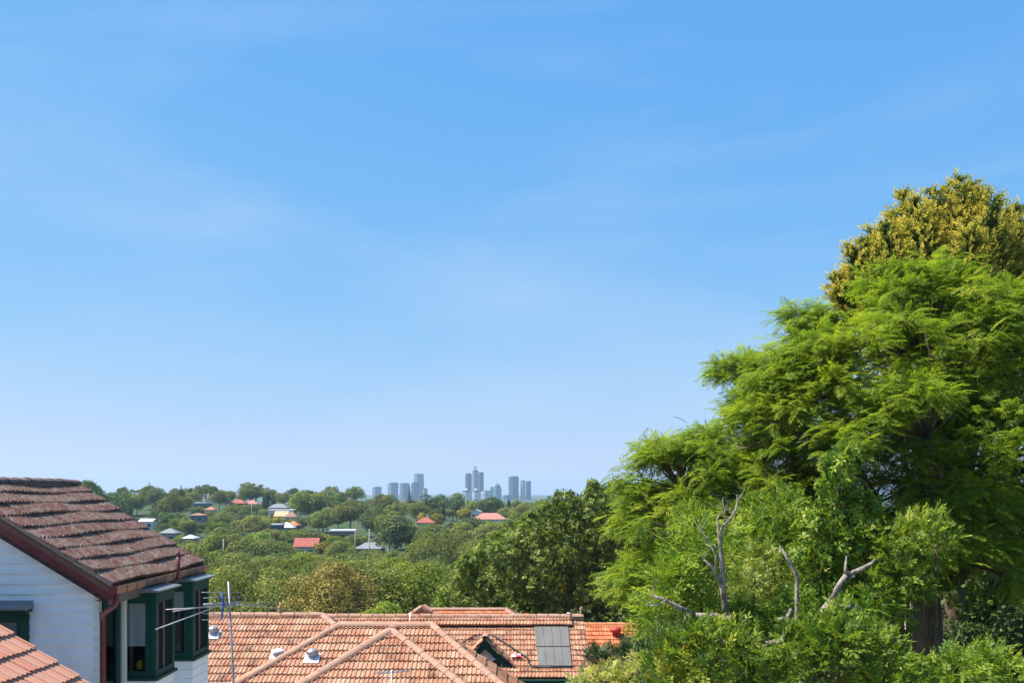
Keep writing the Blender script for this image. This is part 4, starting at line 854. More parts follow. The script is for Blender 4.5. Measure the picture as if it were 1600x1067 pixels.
# ------------------------------------------------------------------ the jacaranda (right)
def jacaranda():
    Yc = 22.0; base = Vector((P(1470, 1000, Yc).x, Yc + .3, float(ground_z(10, Yc)) - .1)); B = np.array(base)
    S = Yc / F
    # lobes: photo column, row, radius in photo px at depth Yc, depth offset (m), flatness
    lobes = [(1450, 545, 150, 0.5, .9), (1330, 590, 130, -.5, .9), (1262, 612, 104, .2, .95), (1560, 560, 150, .8, .9), (1660, 640, 200, 1.0, .9), (1218, 690, 90, -.3, .9),
             (1075, 765, 82, .4, .95), (1138, 735, 66, 1.0, .95), (1035, 885, 56, 0, 1.1), (1085, 850, 84, -.6, 1.0), (1182, 562, 24, 1.5, .8), (1280, 710, 120, -1.2, .85), (1400, 690, 130, -1.6, .8),
             (1540, 720, 130, -1.0, .85), (1430, 820, 100, -1.5, .8), (1560, 860, 140, .2, .9), (1180, 800, 95, -.5, .8), (1500, 470, 90, .6, .8), (1030, 805, 46, .6, 1), (1640, 820, 150, .6, .9), (1032, 715, 36, 1.0, .9), (1100, 682, 20, .8, .8), (1052, 712, 22, .2, .8), (1262, 500, 30, .6, .8), (1400, 440, 36, .4, .8), (1425, 480, 70, .3, .9), (1470, 430, 50, .2, .9), (1185, 625, 24, .6, .8),
             (1300, 670, 125, 2.4, .9), (1430, 640, 150, 3.0, .9), (1570, 690, 160, 3.0, .9), (1225, 740, 100, 2.2, .9), (1130, 785, 85, 1.8, .9), (1370, 780, 130, 2.2, .9), (1500, 830, 140, 2.6, .9), (1340, 560, 80, 2.2, .9), (1250, 830, 90, 1.6, .9)]
    org, axs, nrs, scl, tin = [], [], [], [], []
    C = np.array([[(u - 800) * S, Yc + dy, ZC + (VH - v) * S] for (u, v, r, dy, fl) in lobes]); RR = np.array([r * S for (_, _, r, _, _) in lobes])
    tips = []
    for k, (u, v, r, dy, fl) in enumerate(lobes):
        area = RR[k] ** 2
        n = int(area * 3.1) + 3                       # leafy pads over the lobe, each a small umbrella of shoots
        pc, pd = dome_tips(C[k], RR[k] * .90, n, -0.5, fl)
        P_, D_ = [], []
        for c, dd in zip(pc, pd):
            m = int(NR.integers(7, 12)); rp = NR.uniform(.45, .85) * min(1.0, .5 + RR[k] * .4); nn_ = norm(dd * np.array([.55, .55, .5]) + np.array([0, 0, .75]))
            e1 = norm(np.cross(nn_, [.3, .8, .1])); e2 = np.cross(nn_, e1); rho = np.sqrt(NR.random(m)); aa = NR.uniform(0, 2 * np.pi, m)
            off = (e1[None] * np.cos(aa)[:, None] + e2[None] * np.sin(aa)[:, None]) * (rho * rp)[:, None] - nn_[None] * (rho ** 2 * rp * .42)[:, None]
            P_.append(c + off + NR.normal(size=(m, 3)) * .05); D_.append(norm(off * 1.6 / rp + nn_ * .35 + dd * .3))
        p, d = np.concatenate(P_), np.concatenate(D_)
        # drop what is deep inside another lobe
        ins = np.zeros(len(p), bool)
        for j in range(len(lobes)):
            if j != k: ins |= (np.linalg.norm(p - C[j], axis=1) < RR[j] * 0.72)
        p, d = p[~ins], d[~ins]
        tips.append((p, d, k))
        m = int(area * 6) + 2                      # sparse foliage inside the crown
        q = C[k] + rdir(m) * RR[k] * NR.uniform(0.3, 0.75, (m, 1)); tips.append((q, rdir(m) * .4 + np.array([0, 0, .6]), k))
    for p, d, k in tips:
        for c, dd in zip(p, d):
            nl = int(NR.integers(14, 20)); az = NR.uniform(0, 2 * np.pi) + np.arange(nl) * 2.399 + NR.normal(0, .2, nl)
            el = np.radians(NR.uniform(-22, 48, nl))
            ax = np.stack([np.cos(el) * np.cos(az), np.cos(el) * np.sin(az), np.sin(el)], 1)
            ax = norm(ax * .8 + 0.75 * np.array([dd[0], dd[1], dd[2] * .35 - .1]))
            o = c + NR.normal(size=(nl, 3)) * np.array([.14, .14, .09]) + ax * 0.05
            org.append(o); axs.append(ax); nrs.append(np.tile([0, 0, 1.], (nl, 1)) + NR.normal(size=(nl, 3)) * .22)
            scl.append(NR.uniform(0.27, 0.47, nl)); base_t = np.clip(NR.normal(.42, .16) , 0.05, .95)
            tin.append(np.clip(base_t + NR.normal(0, .10, nl), 0, 1))
    org, axs, nrs, scl, tin = map(np.concatenate, (org, axs, nrs, scl, tin))
    parts = []
    which = NR.integers(0, 3, len(org))
    for w in range(3):
        tv, tf = fern(7, seed=w + 1); s = which == w
        parts.append(scatter(tv, tf, org[s], axs[s], nrs[s], scl[s], tin[s]))
    v, f, t = join(parts)
    me = np_mesh('jacaranda_crown', v - B, f, L_JAC, t)
    # trunk and limbs
    tr = MB(); up = Vector((0, 0, 1))
    loc = lambda q: Vector(q) - base
    fork = Vector((-.25, -.1, 6.4)); tr.tube([(0, 0, -.3), (.02, 0, 0), (.06, .0, 1.5), (-.03, -.05, 3.2), (-.16, 0, 4.9), fork], [.58, .50, .43, .39, .35, .28], 12)
    lm = MB(); limbs = []
    for k in (0, 2, 4, 5, 6, 9, 12, 13, 15, 3):
        tgt = loc(C[k]); mid = fork.lerp(tgt, .5) + Vector((0, 0, -.35)); mid.x += (0 - mid.x) * .15
        pts = limb(lm, fork, mid, .16, .10, .08); pts2 = limb(lm, mid, tgt, .12, .06, .10); limbs.append((tgt, mid))
    allp = np.concatenate([p for p, d, k in tips]); 
    src = np.array([tuple(q) for a in limbs for q in a] + [tuple(a.lerp(b, .5)) for a, b in limbs])
    for p in allp[NR.random(len(allp)) < .38]:
        lp = p - B; j = np.argmin(np.linalg.norm(src - lp, axis=1))
        if np.linalg.norm(src[j] - lp) < 3.6: limb(lm, src[j], lp, .035, .010, .10, 4, 5)
    tr_me = tr.mesh('jacaranda_trunk', M_BARK, True); lm_me = lm.mesh('jacaranda_limbs', M_BARK, True)
    tree_obj('jacaranda_tree', base, 'large feathery leaved jacaranda tree rising above the shrubs', 'tree', [('trunk', tr_me), ('limbs', lm_me), ('crown', me)])
    print('JAC leaves', len(org), 'quads', len(f))
jacaranda()

# ------------------------------------------------------------------ golden cypress behind it
def golden_cypress():
    Y = 31.0; S = Y / F; base = Vector((P(1490, 0, Y).x, Y, float(ground_z(14, Y)) - .2)); B = np.array(base)
    # leaders: (u, v) of each pointed top with its spread in px
    tops = [(1500, 282, 95), (1536, 302, 80), (1408, 305, 60), (1460, 300, 70), (1362, 362, 42), (1384, 352, 40), (1331, 388, 38), (1350, 380, 36), (1575, 332, 60), (1590, 350, 60), (1325, 425, 40), (1318, 452, 34),
            (1440, 345, 70), (1490, 340, 90), (1560, 385, 80), (1610, 380, 90), (1410, 385, 60), (1470, 400, 80), (1540, 420, 90), (1380, 420, 60), (1620, 440, 100), (1430, 440, 80), (1500, 470, 100), (1580, 480, 100), (1640, 360, 80), (1360, 460, 50), (1304, 430, 22), (1309, 456, 20), (1428, 318, 34), (1482, 292, 40), (1518, 292, 34), (1556, 312, 36), (1590, 326, 34), (1398, 335, 34), (1446, 322, 36), (1345, 405, 28), (1575, 362, 46), (1420, 365, 46), (1460, 360, 46), (1515, 350, 50)]
    org, ax, sc, ti = [], [], [], []
    lm = MB()
    for i, (u, v, sp) in enumerate(tops):
        y = Y + R.uniform(-1.2, 1.2); t = np.array([(u - 800) * y / F, y, ZC + (VH - v) * y / F]); r = sp * S
        lean = np.array([(u - 1490) / 260.0, (y - Y) * .15, 0]) * .55
        n = int(80 * r) + 26
        h = NR.random(n) ** .8 * r * 1.9; h[:3] = 0              # depth below the top
        az = NR.uniform(0, 2 * np.pi, n); rad = (h * .31 + .02) * NR.uniform(.2, .85, n)
        d = np.stack([np.cos(az), np.sin(az), np.zeros(n)], 1)
        p = t - h[:, None] * (np.array([0, 0, 1.]) + lean) + d * rad[:, None]
        a = norm(d * 1.05 + np.array([0, 0, .60]) + lean * .6 + NR.normal(size=(n, 3)) * .22)
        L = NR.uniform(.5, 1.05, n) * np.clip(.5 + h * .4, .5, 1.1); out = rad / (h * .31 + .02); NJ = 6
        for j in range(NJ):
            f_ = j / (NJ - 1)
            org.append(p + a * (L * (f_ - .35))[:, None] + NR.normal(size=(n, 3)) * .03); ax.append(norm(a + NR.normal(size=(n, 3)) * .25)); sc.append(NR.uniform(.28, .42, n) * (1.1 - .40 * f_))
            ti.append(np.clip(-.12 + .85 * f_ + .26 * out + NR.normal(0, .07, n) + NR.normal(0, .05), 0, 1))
        f0 = Vector((t - B)[:3]); limb(lm, (R.uniform(-.2, .2), 0, 12.2 - 3.4 - R.uniform(0, 3)), f0 - Vector((lean[0], lean[1], 1)) * .25, .11, .02, .05, 4, 6)
    org, ax, sc, ti = map(np.concatenate, (org, ax, sc, ti))
    parts = []
    wh = NR.integers(0, 2, len(org))
    for w in range(2):
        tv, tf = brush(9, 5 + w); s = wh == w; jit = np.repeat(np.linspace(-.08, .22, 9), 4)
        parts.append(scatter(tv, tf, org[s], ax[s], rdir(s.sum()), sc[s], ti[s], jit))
    v, f, t = join(parts)
    tr = MB().tube([(0, 0, -.2), (0, .1, 4), (.05, 0, 8), (0, 0, 12)], [.45, .38, .28, .12], 10)
    tree_obj('golden_cypress', base, 'golden yellow cypress with pointed tips behind the jacaranda top', 'tree',
             [('trunk', tr.mesh('cypress_trunk', M_BARK, True)), ('limbs', lm.mesh('cypress_limbs', M_BARK, True)), ('crown', np_mesh('cypress_crown', v - B, f, L_CON, t))])
golden_cypress()

# ------------------------------------------------------------------ generic rosette / sprig crowns
def mass(blobs, temps, m, dens, scale, lo=-.35, shell=(.78, 1.03), tint=(.45, .18), inner=.25, droop=0.0, up=.25):
    """blobs: centres and radii (world); sprigs spread over their outer shells"""
    org, ax, sc, ti = [], [], [], []
    C = np.array([b[0] for b in blobs]); RR = np.array([b[1] for b in blobs])
    for k in range(len(blobs)):
        n = int(dens * RR[k] ** 2) + 5
        d = rdir(n * 2); d = d[d[:, 2] > lo][:n]; n = len(d)
        p = C[k] + d * RR[k] * NR.uniform(shell[0], shell[1], (n, 1))
        ins = np.zeros(n, bool)
        for j in range(len(blobs)):
            if j != k: ins |= np.linalg.norm(p - C[j], axis=1) < RR[j] * .70
        p, d = p[~ins], d[~ins]
        m_ = int(n * inner); q = C[k] + rdir(m_) * RR[k] * NR.uniform(.2, .75, (m_, 1)); p = np.concatenate([p, q]); d = np.concatenate([d, rdir(m_)])
        n = len(p); org.append(p); ax.append(norm(d + NR.normal(size=(n, 3)) * .45 + np.array([0, 0, up - droop]))); sc.append(NR.uniform(.75, 1.25, n) * scale)
        ti.append(np.clip(NR.normal(tint[0], tint[1], n) + NR.normal(0, .1), 0, 1))
    org, ax, sc, ti = map(np.concatenate, (org, ax, sc, ti)); parts = []; wh = NR.integers(0, len(temps), len(org))
    for w, (tv, tf) in enumerate(temps):
        s = wh == w; parts.append(scatter(tv, tf, org[s], ax[s], rdir(s.sum()) + np.array([0, 0, .8]), sc[s], ti[s]))
    return join(parts)
ROS = [rosette(7, -15, 40, .17, s) for s in (1, 2, 3)]
SPR = [sprig(9, .085, .42, s) for s in (1, 2, 3)]
SPN = [sprig(11, .045, .46, s) for s in (4, 5)]

# the broad dark tree in the middle distance
def dark_fig():
    Y = 52.0; S = Y / F; base = Vector((P(880, 0, Y).x, Y, float(ground_z(2, Y)) - .3)); B = np.array(base)
    ol = [(945, 800, 42), (900, 805, 40), (985, 800, 45), (860, 815, 34), (825, 845, 40), (790, 865, 36), (760, 880, 34), (735, 905, 34), (715, 930, 26), (960, 850, 60), (900, 860, 60), (845, 880, 55), (790, 915, 48), (750, 940, 40),
          (930, 920, 65), (860, 935, 55), (1000, 880, 60), (990, 950, 55), (1040, 850, 60), (1050, 930, 60), (885, 780, 20), (930, 768, 18), (965, 762, 18), (830, 815, 14), (1010, 770, 25), (910, 970, 50), (820, 965, 45), (950, 980, 50), (1090, 880, 60), (702, 942, 26), (690, 958, 22), (772, 852, 24), (802, 836, 24), (745, 872, 24), (725, 892, 22)]
    bl = []
    for (u, v, r) in ol:
        bl.append((((u - 800) * S, Y + R.uniform(-1.3, 1.3) - (0 if r < 30 else .6 * (v - 760) / 200), ZC + (VH - v) * S), r * S))
        if r > 34: bl.append((((u - 800) * S + R.uniform(-.5, .5), Y + 2.2, ZC + (VH - v) * S), r * S))
    sub = []
    for c, r in bl:                                         # break every lobe into clumps
        sub.append((c, r * .8))
        for _ in range(int(5 + r * 4)):
            d = rdir(1)[0]; sub.append((np.array(c) + d * r * .72, r * NR.uniform(.26, .42)))
    v, f, t = mass(sub, ROS, L_FIG, 62, .25, -.6, (.7, 1.1), (.52, .22), .22)
    tr = MB(); tr.tube([(0, 0, -.3), (0, 0, 2), (.1, 0, 4.5)], [.6, .5, .42], 10); lm = MB()
    for c, r in bl[::2]: limb(lm, (.1, 0, R.uniform(2.5, 4.5)), (Vector(c) - base) * .92, .13, .03, .02, 4, 6)
    tree_obj('broad_dark_tree', base, 'broad dark green tree with glossy leaf clusters behind the terracotta ridge', 'tree',
             [('trunk', tr.mesh('fig_trunk', M_BARK, True)), ('limbs', lm.mesh('fig_limbs', M_BARK, True)), ('crown', np_mesh('fig_crown', v - B, f, L_FIG, t))])
dark_fig()

# ------------------------------------------------------------------ shrubs and the pruned tree under the jacaranda
def shrub(name, label, Y, blobs, temps, m, dens, scale, cat='shrub', droop=0., tint=(.48, .26), inner=.3, group=None, lo=-.5):
    S = Y / F; bl = [(((u - 800) * S, Y + dy, ZC + (VH - v) * S), r * S) for (u, v, r, dy) in blobs]
    sub = []
    for c, r in bl:
        sub.append((c, r * .75))
        for _ in range(6): sub.append((np.array(c) + rdir(1)[0] * r * .6, r * NR.uniform(.35, .55)))
    cx = sum(b[0][0] for b in bl) / len(bl); base = Vector((cx, Y + .2, float(ground_z(cx, Y)) - .1)); B = np.array(base)
    v, f, t = mass(sub, temps, m, dens, scale, lo, (.7, 1.08), tint, inner, droop)
    st = MB()
    for c, r in bl[:8]:
        q = Vector(c) - base; limb(st, (R.uniform(-.15, .15), R.uniform(-.15, .15), 0), q, .06, .02, .06, 5, 6)
    return tree_obj(name, base, label, cat, [('stem', st.mesh(name + '_stem', M_BARK, True)), ('foliage', np_mesh(name + '_foliage', v - B, f, m, t))], group)
shrub('broadleaf_shrub', 'deep green glossy shrub at the foot of the pruned tree', 14.0, [(1095, 1035, 52, 0), (1050, 1050, 46, .2), (1150, 1045, 56, -.1), (1125, 1010, 30, .1), (1190, 1060, 44, .1), (1160, 1000, 26, .2)], SPR, L_SHR, 360, .225)
shrub('broadleaf_shrub', 'bushy green shrub between pruned tree and jacaranda trunk', 14.3, [(1300, 1020, 58, 0), (1240, 1045, 56, -.1), (1365, 1040, 62, .2), (1270, 985, 34, .2), (1400, 1070, 60, 0), (1330, 985, 34, .3)], SPR, L_SHR, 350, .225, tint=(.4, .2))
shrub('climbing_vine', 'dense small leaved vine covering a tall stump before the jacaranda', 17.0, [(1312, 720, 30, 0), (1310, 760, 42, 0), (1300, 810, 52, -.1), (1330, 860, 60, 0), (1280, 870, 50, .1), (1350, 800, 42, .1), (1300, 930, 50, 0)], ROS, L_SHR, 300, .13, 'vine', .3)
shrub('broadleaf_shrub', 'bright green leafy shrub hanging beside the jacaranda trunk', 16.6, [(1400, 850, 42, 0), (1440, 835, 40, .1), (1470, 850, 30, .2), (1380, 900, 45, -.1), (1420, 920, 40, 0), (1395, 960, 32, 0)], SPR, L_SHR, 360, .19, tint=(.62, .18))
shrub('broadleaf_shrub', 'light green shrub in front of the jacaranda trunk base', 15.2, [(1470, 1070, 55, -.2), (1520, 1050, 45, 0), (1570, 1065, 55, .2), (1430, 1085, 50, 0)], SPR, L_SHR, 340, .21, tint=(.6, .2))
shrub('yellow_green_shrub', 'pale yellow-green leafed shrub behind the bare pruned limbs', 17.4, [(1170, 925, 42, 0), (1215, 950, 45, .1), (1255, 915, 40, .2), (1190, 880, 36, .3), (1225, 1000, 36, .2)], SPR, L_YSH, 330, .18, tint=(.40, .22))
shrub('broadleaf_shrub', 'long narrow leaved bush on the left of the pruned limbs', 16.2, [(1050, 920, 36, 0), (1090, 880, 40, .2), (1110, 840, 34, .4), (1080, 950, 36, .2), (1030, 960, 32, 0)], SPN, L_SHR, 260, .34, tint=(.68, .16), droop=.2)
shrub('broadleaf_shrub', 'mid green leafy bush filling the gap behind the yellow-green shrub', 18.6, [(1200, 850, 55, 0), (1250, 860, 50, .3), (1160, 870, 46, .2), (1230, 800, 44, .4), (1190, 810, 36, .2)], SPR, L_SHR, 330, .21, tint=(.5, .2))
shrub('yellow_shrub', 'yellow variegated shrub beside the gabled house gutter', 24.0, [(940, 1062, 26, 0), (975, 1058, 26, .2), (915, 1070, 22, 0), (1005, 1050, 24, .2)], SPR, L_YSH, 260, .20, tint=(.72, .2))
shrub('juniper_shrub', 'feathery blue-green juniper beside the orange roof', 27.0, [(930, 1028, 16, 0), (955, 1035, 20, .2), (985, 1020, 16, .2), (1000, 1040, 26, .2), (1030, 1020, 26, .3)], SPN, leaf_mat('juniper_leaf', [(0, (0.025, 0.06, 0.03)), (1, (0.08, 0.14, 0.06))], .2, .6, .2, .1), 260, .30, tint=(.5, .2))
shrub('dry_flower_bush', 'dusty pinkish brown seed-headed bush below the orange roof', 26.0, [(965, 1045, 16, 0), (990, 1052, 14, .1), (945, 1050, 12, 0)], ROS, leaf_mat('dry_flower', [(0, (0.12, 0.08, 0.06)), (1, (0.32, 0.24, 0.20))], .2, .8, .1, .05), 300, .12, tint=(.5, .25))
shrub('yellow_flower_bush', 'dark bush dotted with orange-yellow leaves under the pruned limbs', 14.2, [(1065, 1005, 18, 0), (1040, 1032, 20, 0), (1050, 1062, 26, 0)], SPN, leaf_mat('orange_yellow_leaf', [(0, (0.05, 0.10, 0.015)), (.7, (0.10, 0.16, 0.02)), (1, (0.62, 0.36, 0.02))], .3, .45, .3, .03), 210, .26, tint=(.55, .25))

shrub('broadleaf_shrub', 'leafy green shrub in dark shade behind the forked pale limb', 16.4, [(1350, 960, 46, 0), (1290, 960, 44, .2), (1240, 975, 44, .2), (1130, 975, 40, .4), (1180, 985, 40, .3)], SPR, L_SHR, 330, .21, tint=(.4, .24))
def pruned_tree():
    Y = 14.9; g = float(ground_z(3.2, Y)); b0 = P(1140, 1000, Y); base = Vector((b0.x, Y, g - .1))
    t = empty('pruned_tree', base, 'heavily pruned grey tree with bare forked limbs standing among shrubs', 'tree')
    q = lambda u, v, dy=0: P(u, v, Y + dy)
    px = Y / F
    MB().tube([Vector((b0.x, Y, g - .1)), q(1142, 1030), q(1138, 985), q(1134, 960)], [.17, .14, .13, .12], 10).build('trunk', M_BARKG, t, True)
    br = [([(1134, 965), (1131, 930), (1124, 905), (1112, 885), (1100, 875)], [15, 13, 10, 7, 5]),
          ([(1131, 935), (1130, 905), (1127, 870), (1124, 838), (1120, 812)], [12, 10, 9, 7, 3]),
          ([(1124, 838), (1128, 822), (1140, 812), (1150, 795), (1152, 783)], [6.5, 6, 5.5, 5, 3]),
          ([(1117, 892), (1119, 868), (1110, 850), (1096, 830)], [5, 5, 4.5, 3.5]),
          ([(1134, 970), (1118, 962), (1100, 962), (1085, 960)], [14, 15, 13, 11]),
          ([(1085, 960), (1060, 948), (1035, 935), (1018, 930)], [11, 10, 8, 6.5]),
          ([(1076, 956), (1072, 965), (1066, 975)], [6, 5, 4]), ([(1040, 938), (1028, 945), (1014, 946)], [4.5, 4, 3]),
          ([(1145, 794), (1136, 797), (1132, 795)], [4.5, 4, 3]), ([(1127, 845), (1134, 832), (1136, 822)], [4, 3.5, 3])]
    for pts, rr in br:
        MB().tube([q(u, v, R.uniform(-.06, .06)) for u, v in pts], [r * px * .37 * R.uniform(.88, 1.1) for r in rr], 9).build('limb', M_BARKG, t, True)
    for (u, v_) in ((1152, 783), (1120, 812), (1096, 830), (1100, 875), (1018, 930), (1014, 946), (1136, 822), (1066, 975), (1132, 795)):
        for _ in range(3):
            a = q(u, v_); c = a + Vector((R.uniform(-.16, .16), R.uniform(-.1, .1), R.uniform(.02, .26))); MB().tube([a, a.lerp(c, .5) + Vector((R.uniform(-.03, .03), 0, .02)), c], [.009, .006, .003], 5).build('twig', M_BARKG, t)
    Y2 = 15.3; b1 = P(1262, 975, Y2)
    t2 = empty('pruned_tree', Vector((b1.x, Y2, float(ground_z(b1.x, Y2)) - .1)), 'pale stubby pruned tree with one forked limb against dark shade', 'tree')
    MB().tube([t2.location, P(1255, 1000, Y2), P(1278, 968, Y2), P(1300, 938, Y2)], [.10, .08, .075, .07], 9).build('trunk', M_BARKG, t2, True)
    for pts, rr in (([(1300, 938), (1310, 915), (1322, 898)], [14, 13, 12]), ([(1322, 898), (1345, 889), (1362, 880), (1369, 873)], [11, 10, 8, 6]), ([(1321, 900), (1321, 885), (1323, 868)], [8, 6, 5]), ([(1326, 903), (1336, 899)], [8, 6]),
                    ([(1300, 945), (1322, 948), (1347, 951)], [8, 8, 6]), ([(1328, 949), (1329, 938)], [4, 3])):
        MB().tube([P(u, v, Y2 + R.uniform(-.05, .05)) for u, v in pts], [r * Y2 / F * .35 for r in rr], 9).build('limb', M_BARKG, t2, True)
    Y3 = 14.9; b3 = P(1205, 1010, Y3)
    t3 = empty('dead_stem', Vector((b3.x, Y3, float(ground_z(b3.x, Y3)) - .1)), 'hooked dead grey stem rising through the yellow-green leaves', 'dead stem')
    MB().tube([t3.location, P(1200, 1040, Y3), P(1200, 1004, Y3), P(1222, 1002, Y3), P(1230, 985, Y3), P(1232, 962, Y3), P(1235, 950, Y3)], [.06, .06, .06, .06, .06, .05, .03], 9).build('stem', M_BARKG, t3, True)
    MB().tube([P(1231, 972, Y3), P(1222, 966, Y3), P(1215, 968, Y3)], [.045, .035, .03], 8).build('stub', M_BARKG, t3, True)
    Y4 = 15.6; b4 = P(1245, 920, Y4)
    t4 = empty('dead_stem', Vector((b4.x, Y4, float(ground_z(b4.x, Y4)) - .1)), 'thin leaning dead stem between the leafy bushes', 'dead stem')
    MB().tube([t4.location, b4, P(1246, 900, Y4), P(1232, 875, Y4), P(1218, 852, Y4)], [.04, .035, .035, .03, .012], 8).build('stem', M_BARKG, t4, True)
pruned_tree()

# ------------------------------------------------------------------ hillside trees: prototypes
def blob_tree(name, seed, H, W, nclump, crop, lmat, leaf, n, trunk_frac=.35, flat=.8, tint=(.45, .18), bark=None, rr=(.26, .42), cone=0.):
    """tree with a clumped leafy crown: returns part list"""
    global NR
    rs = np.random.default_rng(seed); keep = NR; NR = rs
    cz0 = H * trunk_frac; ch = H - cz0; cl = []
    for k in range(nclump):
        d = norm(rs.normal(size=3)); rad = rs.uniform(.35, .85)
        z = .5 + .5 * d[2] * rad; wz = 1 - cone * z
        r = W * .5 * rs.uniform(*rr)
        cl.append((np.array([d[0] * rad * (W * .5 - r * .6) * 1.15 * wz, d[1] * rad * (W * .5 - r * .6) * 1.15 * wz, cz0 + r * .6 + z * (ch - 1.5 * r)]), r * (1 - .3 * cone * z)))
    tot = sum(r * r for _, r in cl); org, nr, sc, ti = [], [], [], []
    for c, r in cl:
        m = int(n * r * r / tot); d = norm(rs.normal(size=(m, 3)) + np.array([0, 0, .35])); p = c + d * r * rs.uniform(.72, 1.06, (m, 1)) * np.array([1, 1, flat])
        org.append(p); nr.append(norm(d + rs.normal(size=(m, 3)) * .6)); sc.append(leaf * rs.uniform(.6, 1.35, m)); ti.append(np.clip(rs.normal(tint[0], tint[1], m) + rs.normal(0, .10), 0, 1))
    org, nr, sc, ti = map(np.concatenate, (org, nr, sc, ti))
    v, f, t = scatter(BLOB[0], BLOB[1], org, np.cross(nr, rs.normal(size=nr.shape)), nr, sc, ti)
    crown = np_mesh(name + '_crown', v, f, lmat, t)
    tr = MB(); tr.tube([(0, 0, -.6), (0, 0, 0), (rs.uniform(-.1, .1) * H * .1, rs.uniform(-.1, .1) * H * .1, H * .35), (0, 0, H * .62)], [H * .03, H * .026, H * .02, H * .012], 7)
    for c, r in cl[:10]: limb(tr, (0, 0, H * rs.uniform(.25, .5)), Vector(c), H * .010, H * .003, .02, 3, 5)
    NR = keep
    return [('trunk', tr.mesh(name + '_trunk', bark or M_BARKW, True)), ('crown', crown)]
def tier_pine(name, seed, H, W, tiers, lmat, leaf):
    rs = np.random.default_rng(seed); org, ax, sc, ti = [], [], [], []; tr = MB(); tr.tube([(0, 0, -.5), (0, 0, H * .5), (0, 0, H)], [H * .02, H * .012, .03], 7)
    for k in range(tiers):
        f = k / (tiers - 1); z = H * (.22 + .76 * f); rad = W * .5 * (1 - f) ** .8 + .25; nb = 9 if f < .8 else 6
        for j in range(nb):
            a = 2 * math.pi * j / nb + k * .7; d = np.array([math.cos(a), math.sin(a), .18]); L = rad * rs.uniform(.85, 1.1)
            m = int(10 + 16 * L); s = rs.random(m); p = np.array([0, 0, z]) + d * (s * L)[:, None] + rs.normal(size=(m, 3)) * np.array([.2, .2, .07]) * (.4 + .25 * L)
            org.append(p); ax.append(norm(d + rs.normal(size=(m, 3)) * .5)); sc.append(leaf * rs.uniform(.7, 1.3, m)); ti.append(rs.random(m))
            tr.tube([(0, 0, z), tuple(np.array([0, 0, z]) + d * L)], [.05, .02], 4)
    org, ax, sc, ti = map(np.concatenate, (org, ax, sc, ti))
    v, f, t = scatter(BLOB[0], BLOB[1], org, ax, rdir(len(org)) * .5 + np.array([0, 0, 1.]), sc, ti)
    return [('trunk', tr.mesh(name + '_trunk', M_BARK, True)), ('crown', np_mesh(name + '_crown', v, f, lmat, t))]
PROTO = {
 'euc': [blob_tree('eucalypt_%d' % s, 20 + s, 11, 10 + s % 3, 17 + 2 * s, 0, L_EUC, .34, 7000, .28, .8) for s in range(4)],
 'dark': [blob_tree('dark_tree_%d' % s, 40 + s, 10, 10, 20, 0, L_DRK, .34, 7000, .12, .9, rr=(.3, .45)) for s in range(3)],
 'bright': [blob_tree('bright_tree_%d' % s, 60 + s, 9, 8.5, 20, 0, L_BRT, .32, 6500, .12, .9, rr=(.28, .42)) for s in range(3)],
 'yellow': [blob_tree('golden_tree_%d' % s, 80 + s, 6, 5.5, 14, 0, L_YEL, .30, 3500, .15, .9) for s in range(2)],
 'open': [blob_tree('open_gum_%d' % s, 100 + s, 14, 12, 13, 0, L_EUC, .34, 4200, .48, .55, rr=(.18, .30), bark=M_BARKW) for s in range(3)],
 'cone': [blob_tree('cypress_%d' % s, 120 + s, 13, 6, 24, 0, L_PIN, .34, 5000, .06, 1.2, cone=.85, rr=(.3, .45)) for s in range(2)],
 'euc_near': [blob_tree('near_gum_%d' % s, 160 + s, 11, 11, 34, 0, L_EUC, .17, 20000, .22, .85, rr=(.18, .30)) for s in range(3)],
 'dark_near': [blob_tree('near_dark_tree', 170, 10, 10, 32, 0, L_DRK, .17, 20000, .12, .9, rr=(.2, .32))],
 'bright_near': [blob_tree('near_bright_tree', 175, 9, 8.5, 30, 0, L_BRT, .16, 18000, .12, .9, rr=(.2, .32))],
 'pine': [tier_pine('norfolk_pine', 140, 19, 9, 15, L_PIN, .55)],
}
GT = [blob_tree('garden_tree_%d' % s, 210 + s, 10, 9, 34, 0, [L_DRK, L_BRT][s], .17, 17000, .08, .9, rr=(.2, .32)) for s in range(2)]
for k, (u, Y, H, pr, wd, lab) in enumerate([(1150, 36, 8.5, 0, 1.0, 'dark leafy garden tree behind the left side of the jacaranda'), (1270, 38, 10.5, 1, 1.0, 'bright garden tree seen through gaps of the jacaranda'), (1420, 34, 11, 0, 1.1, 'dark garden tree behind the jacaranda trunk'),
        (1560, 37, 12, 1, 1.1, 'tall light green garden tree behind the jacaranda'), (1660, 33, 11, 0, 1.1, 'dark garden tree beyond the golden cypress'), (1060, 40, 7.5, 1, .8, 'light garden tree beside the orange roof'), (1500, 28, 6.5, 0, .9, 'low dark tree shading the ground behind the jacaranda trunk'), (1640, 27, 7, 0, .9, 'dark bushy tree right of the jacaranda trunk')]):
    x = (u - 800) / F * Y; t = tree_obj('garden_tree', (x, Y, float(ground_z(x, Y)) - .2), lab, 'tree', GT[pr]); t.scale = (wd * H / 10, wd * H / 10, H / 10); t.rotation_euler = (0, 0, k * 1.3)
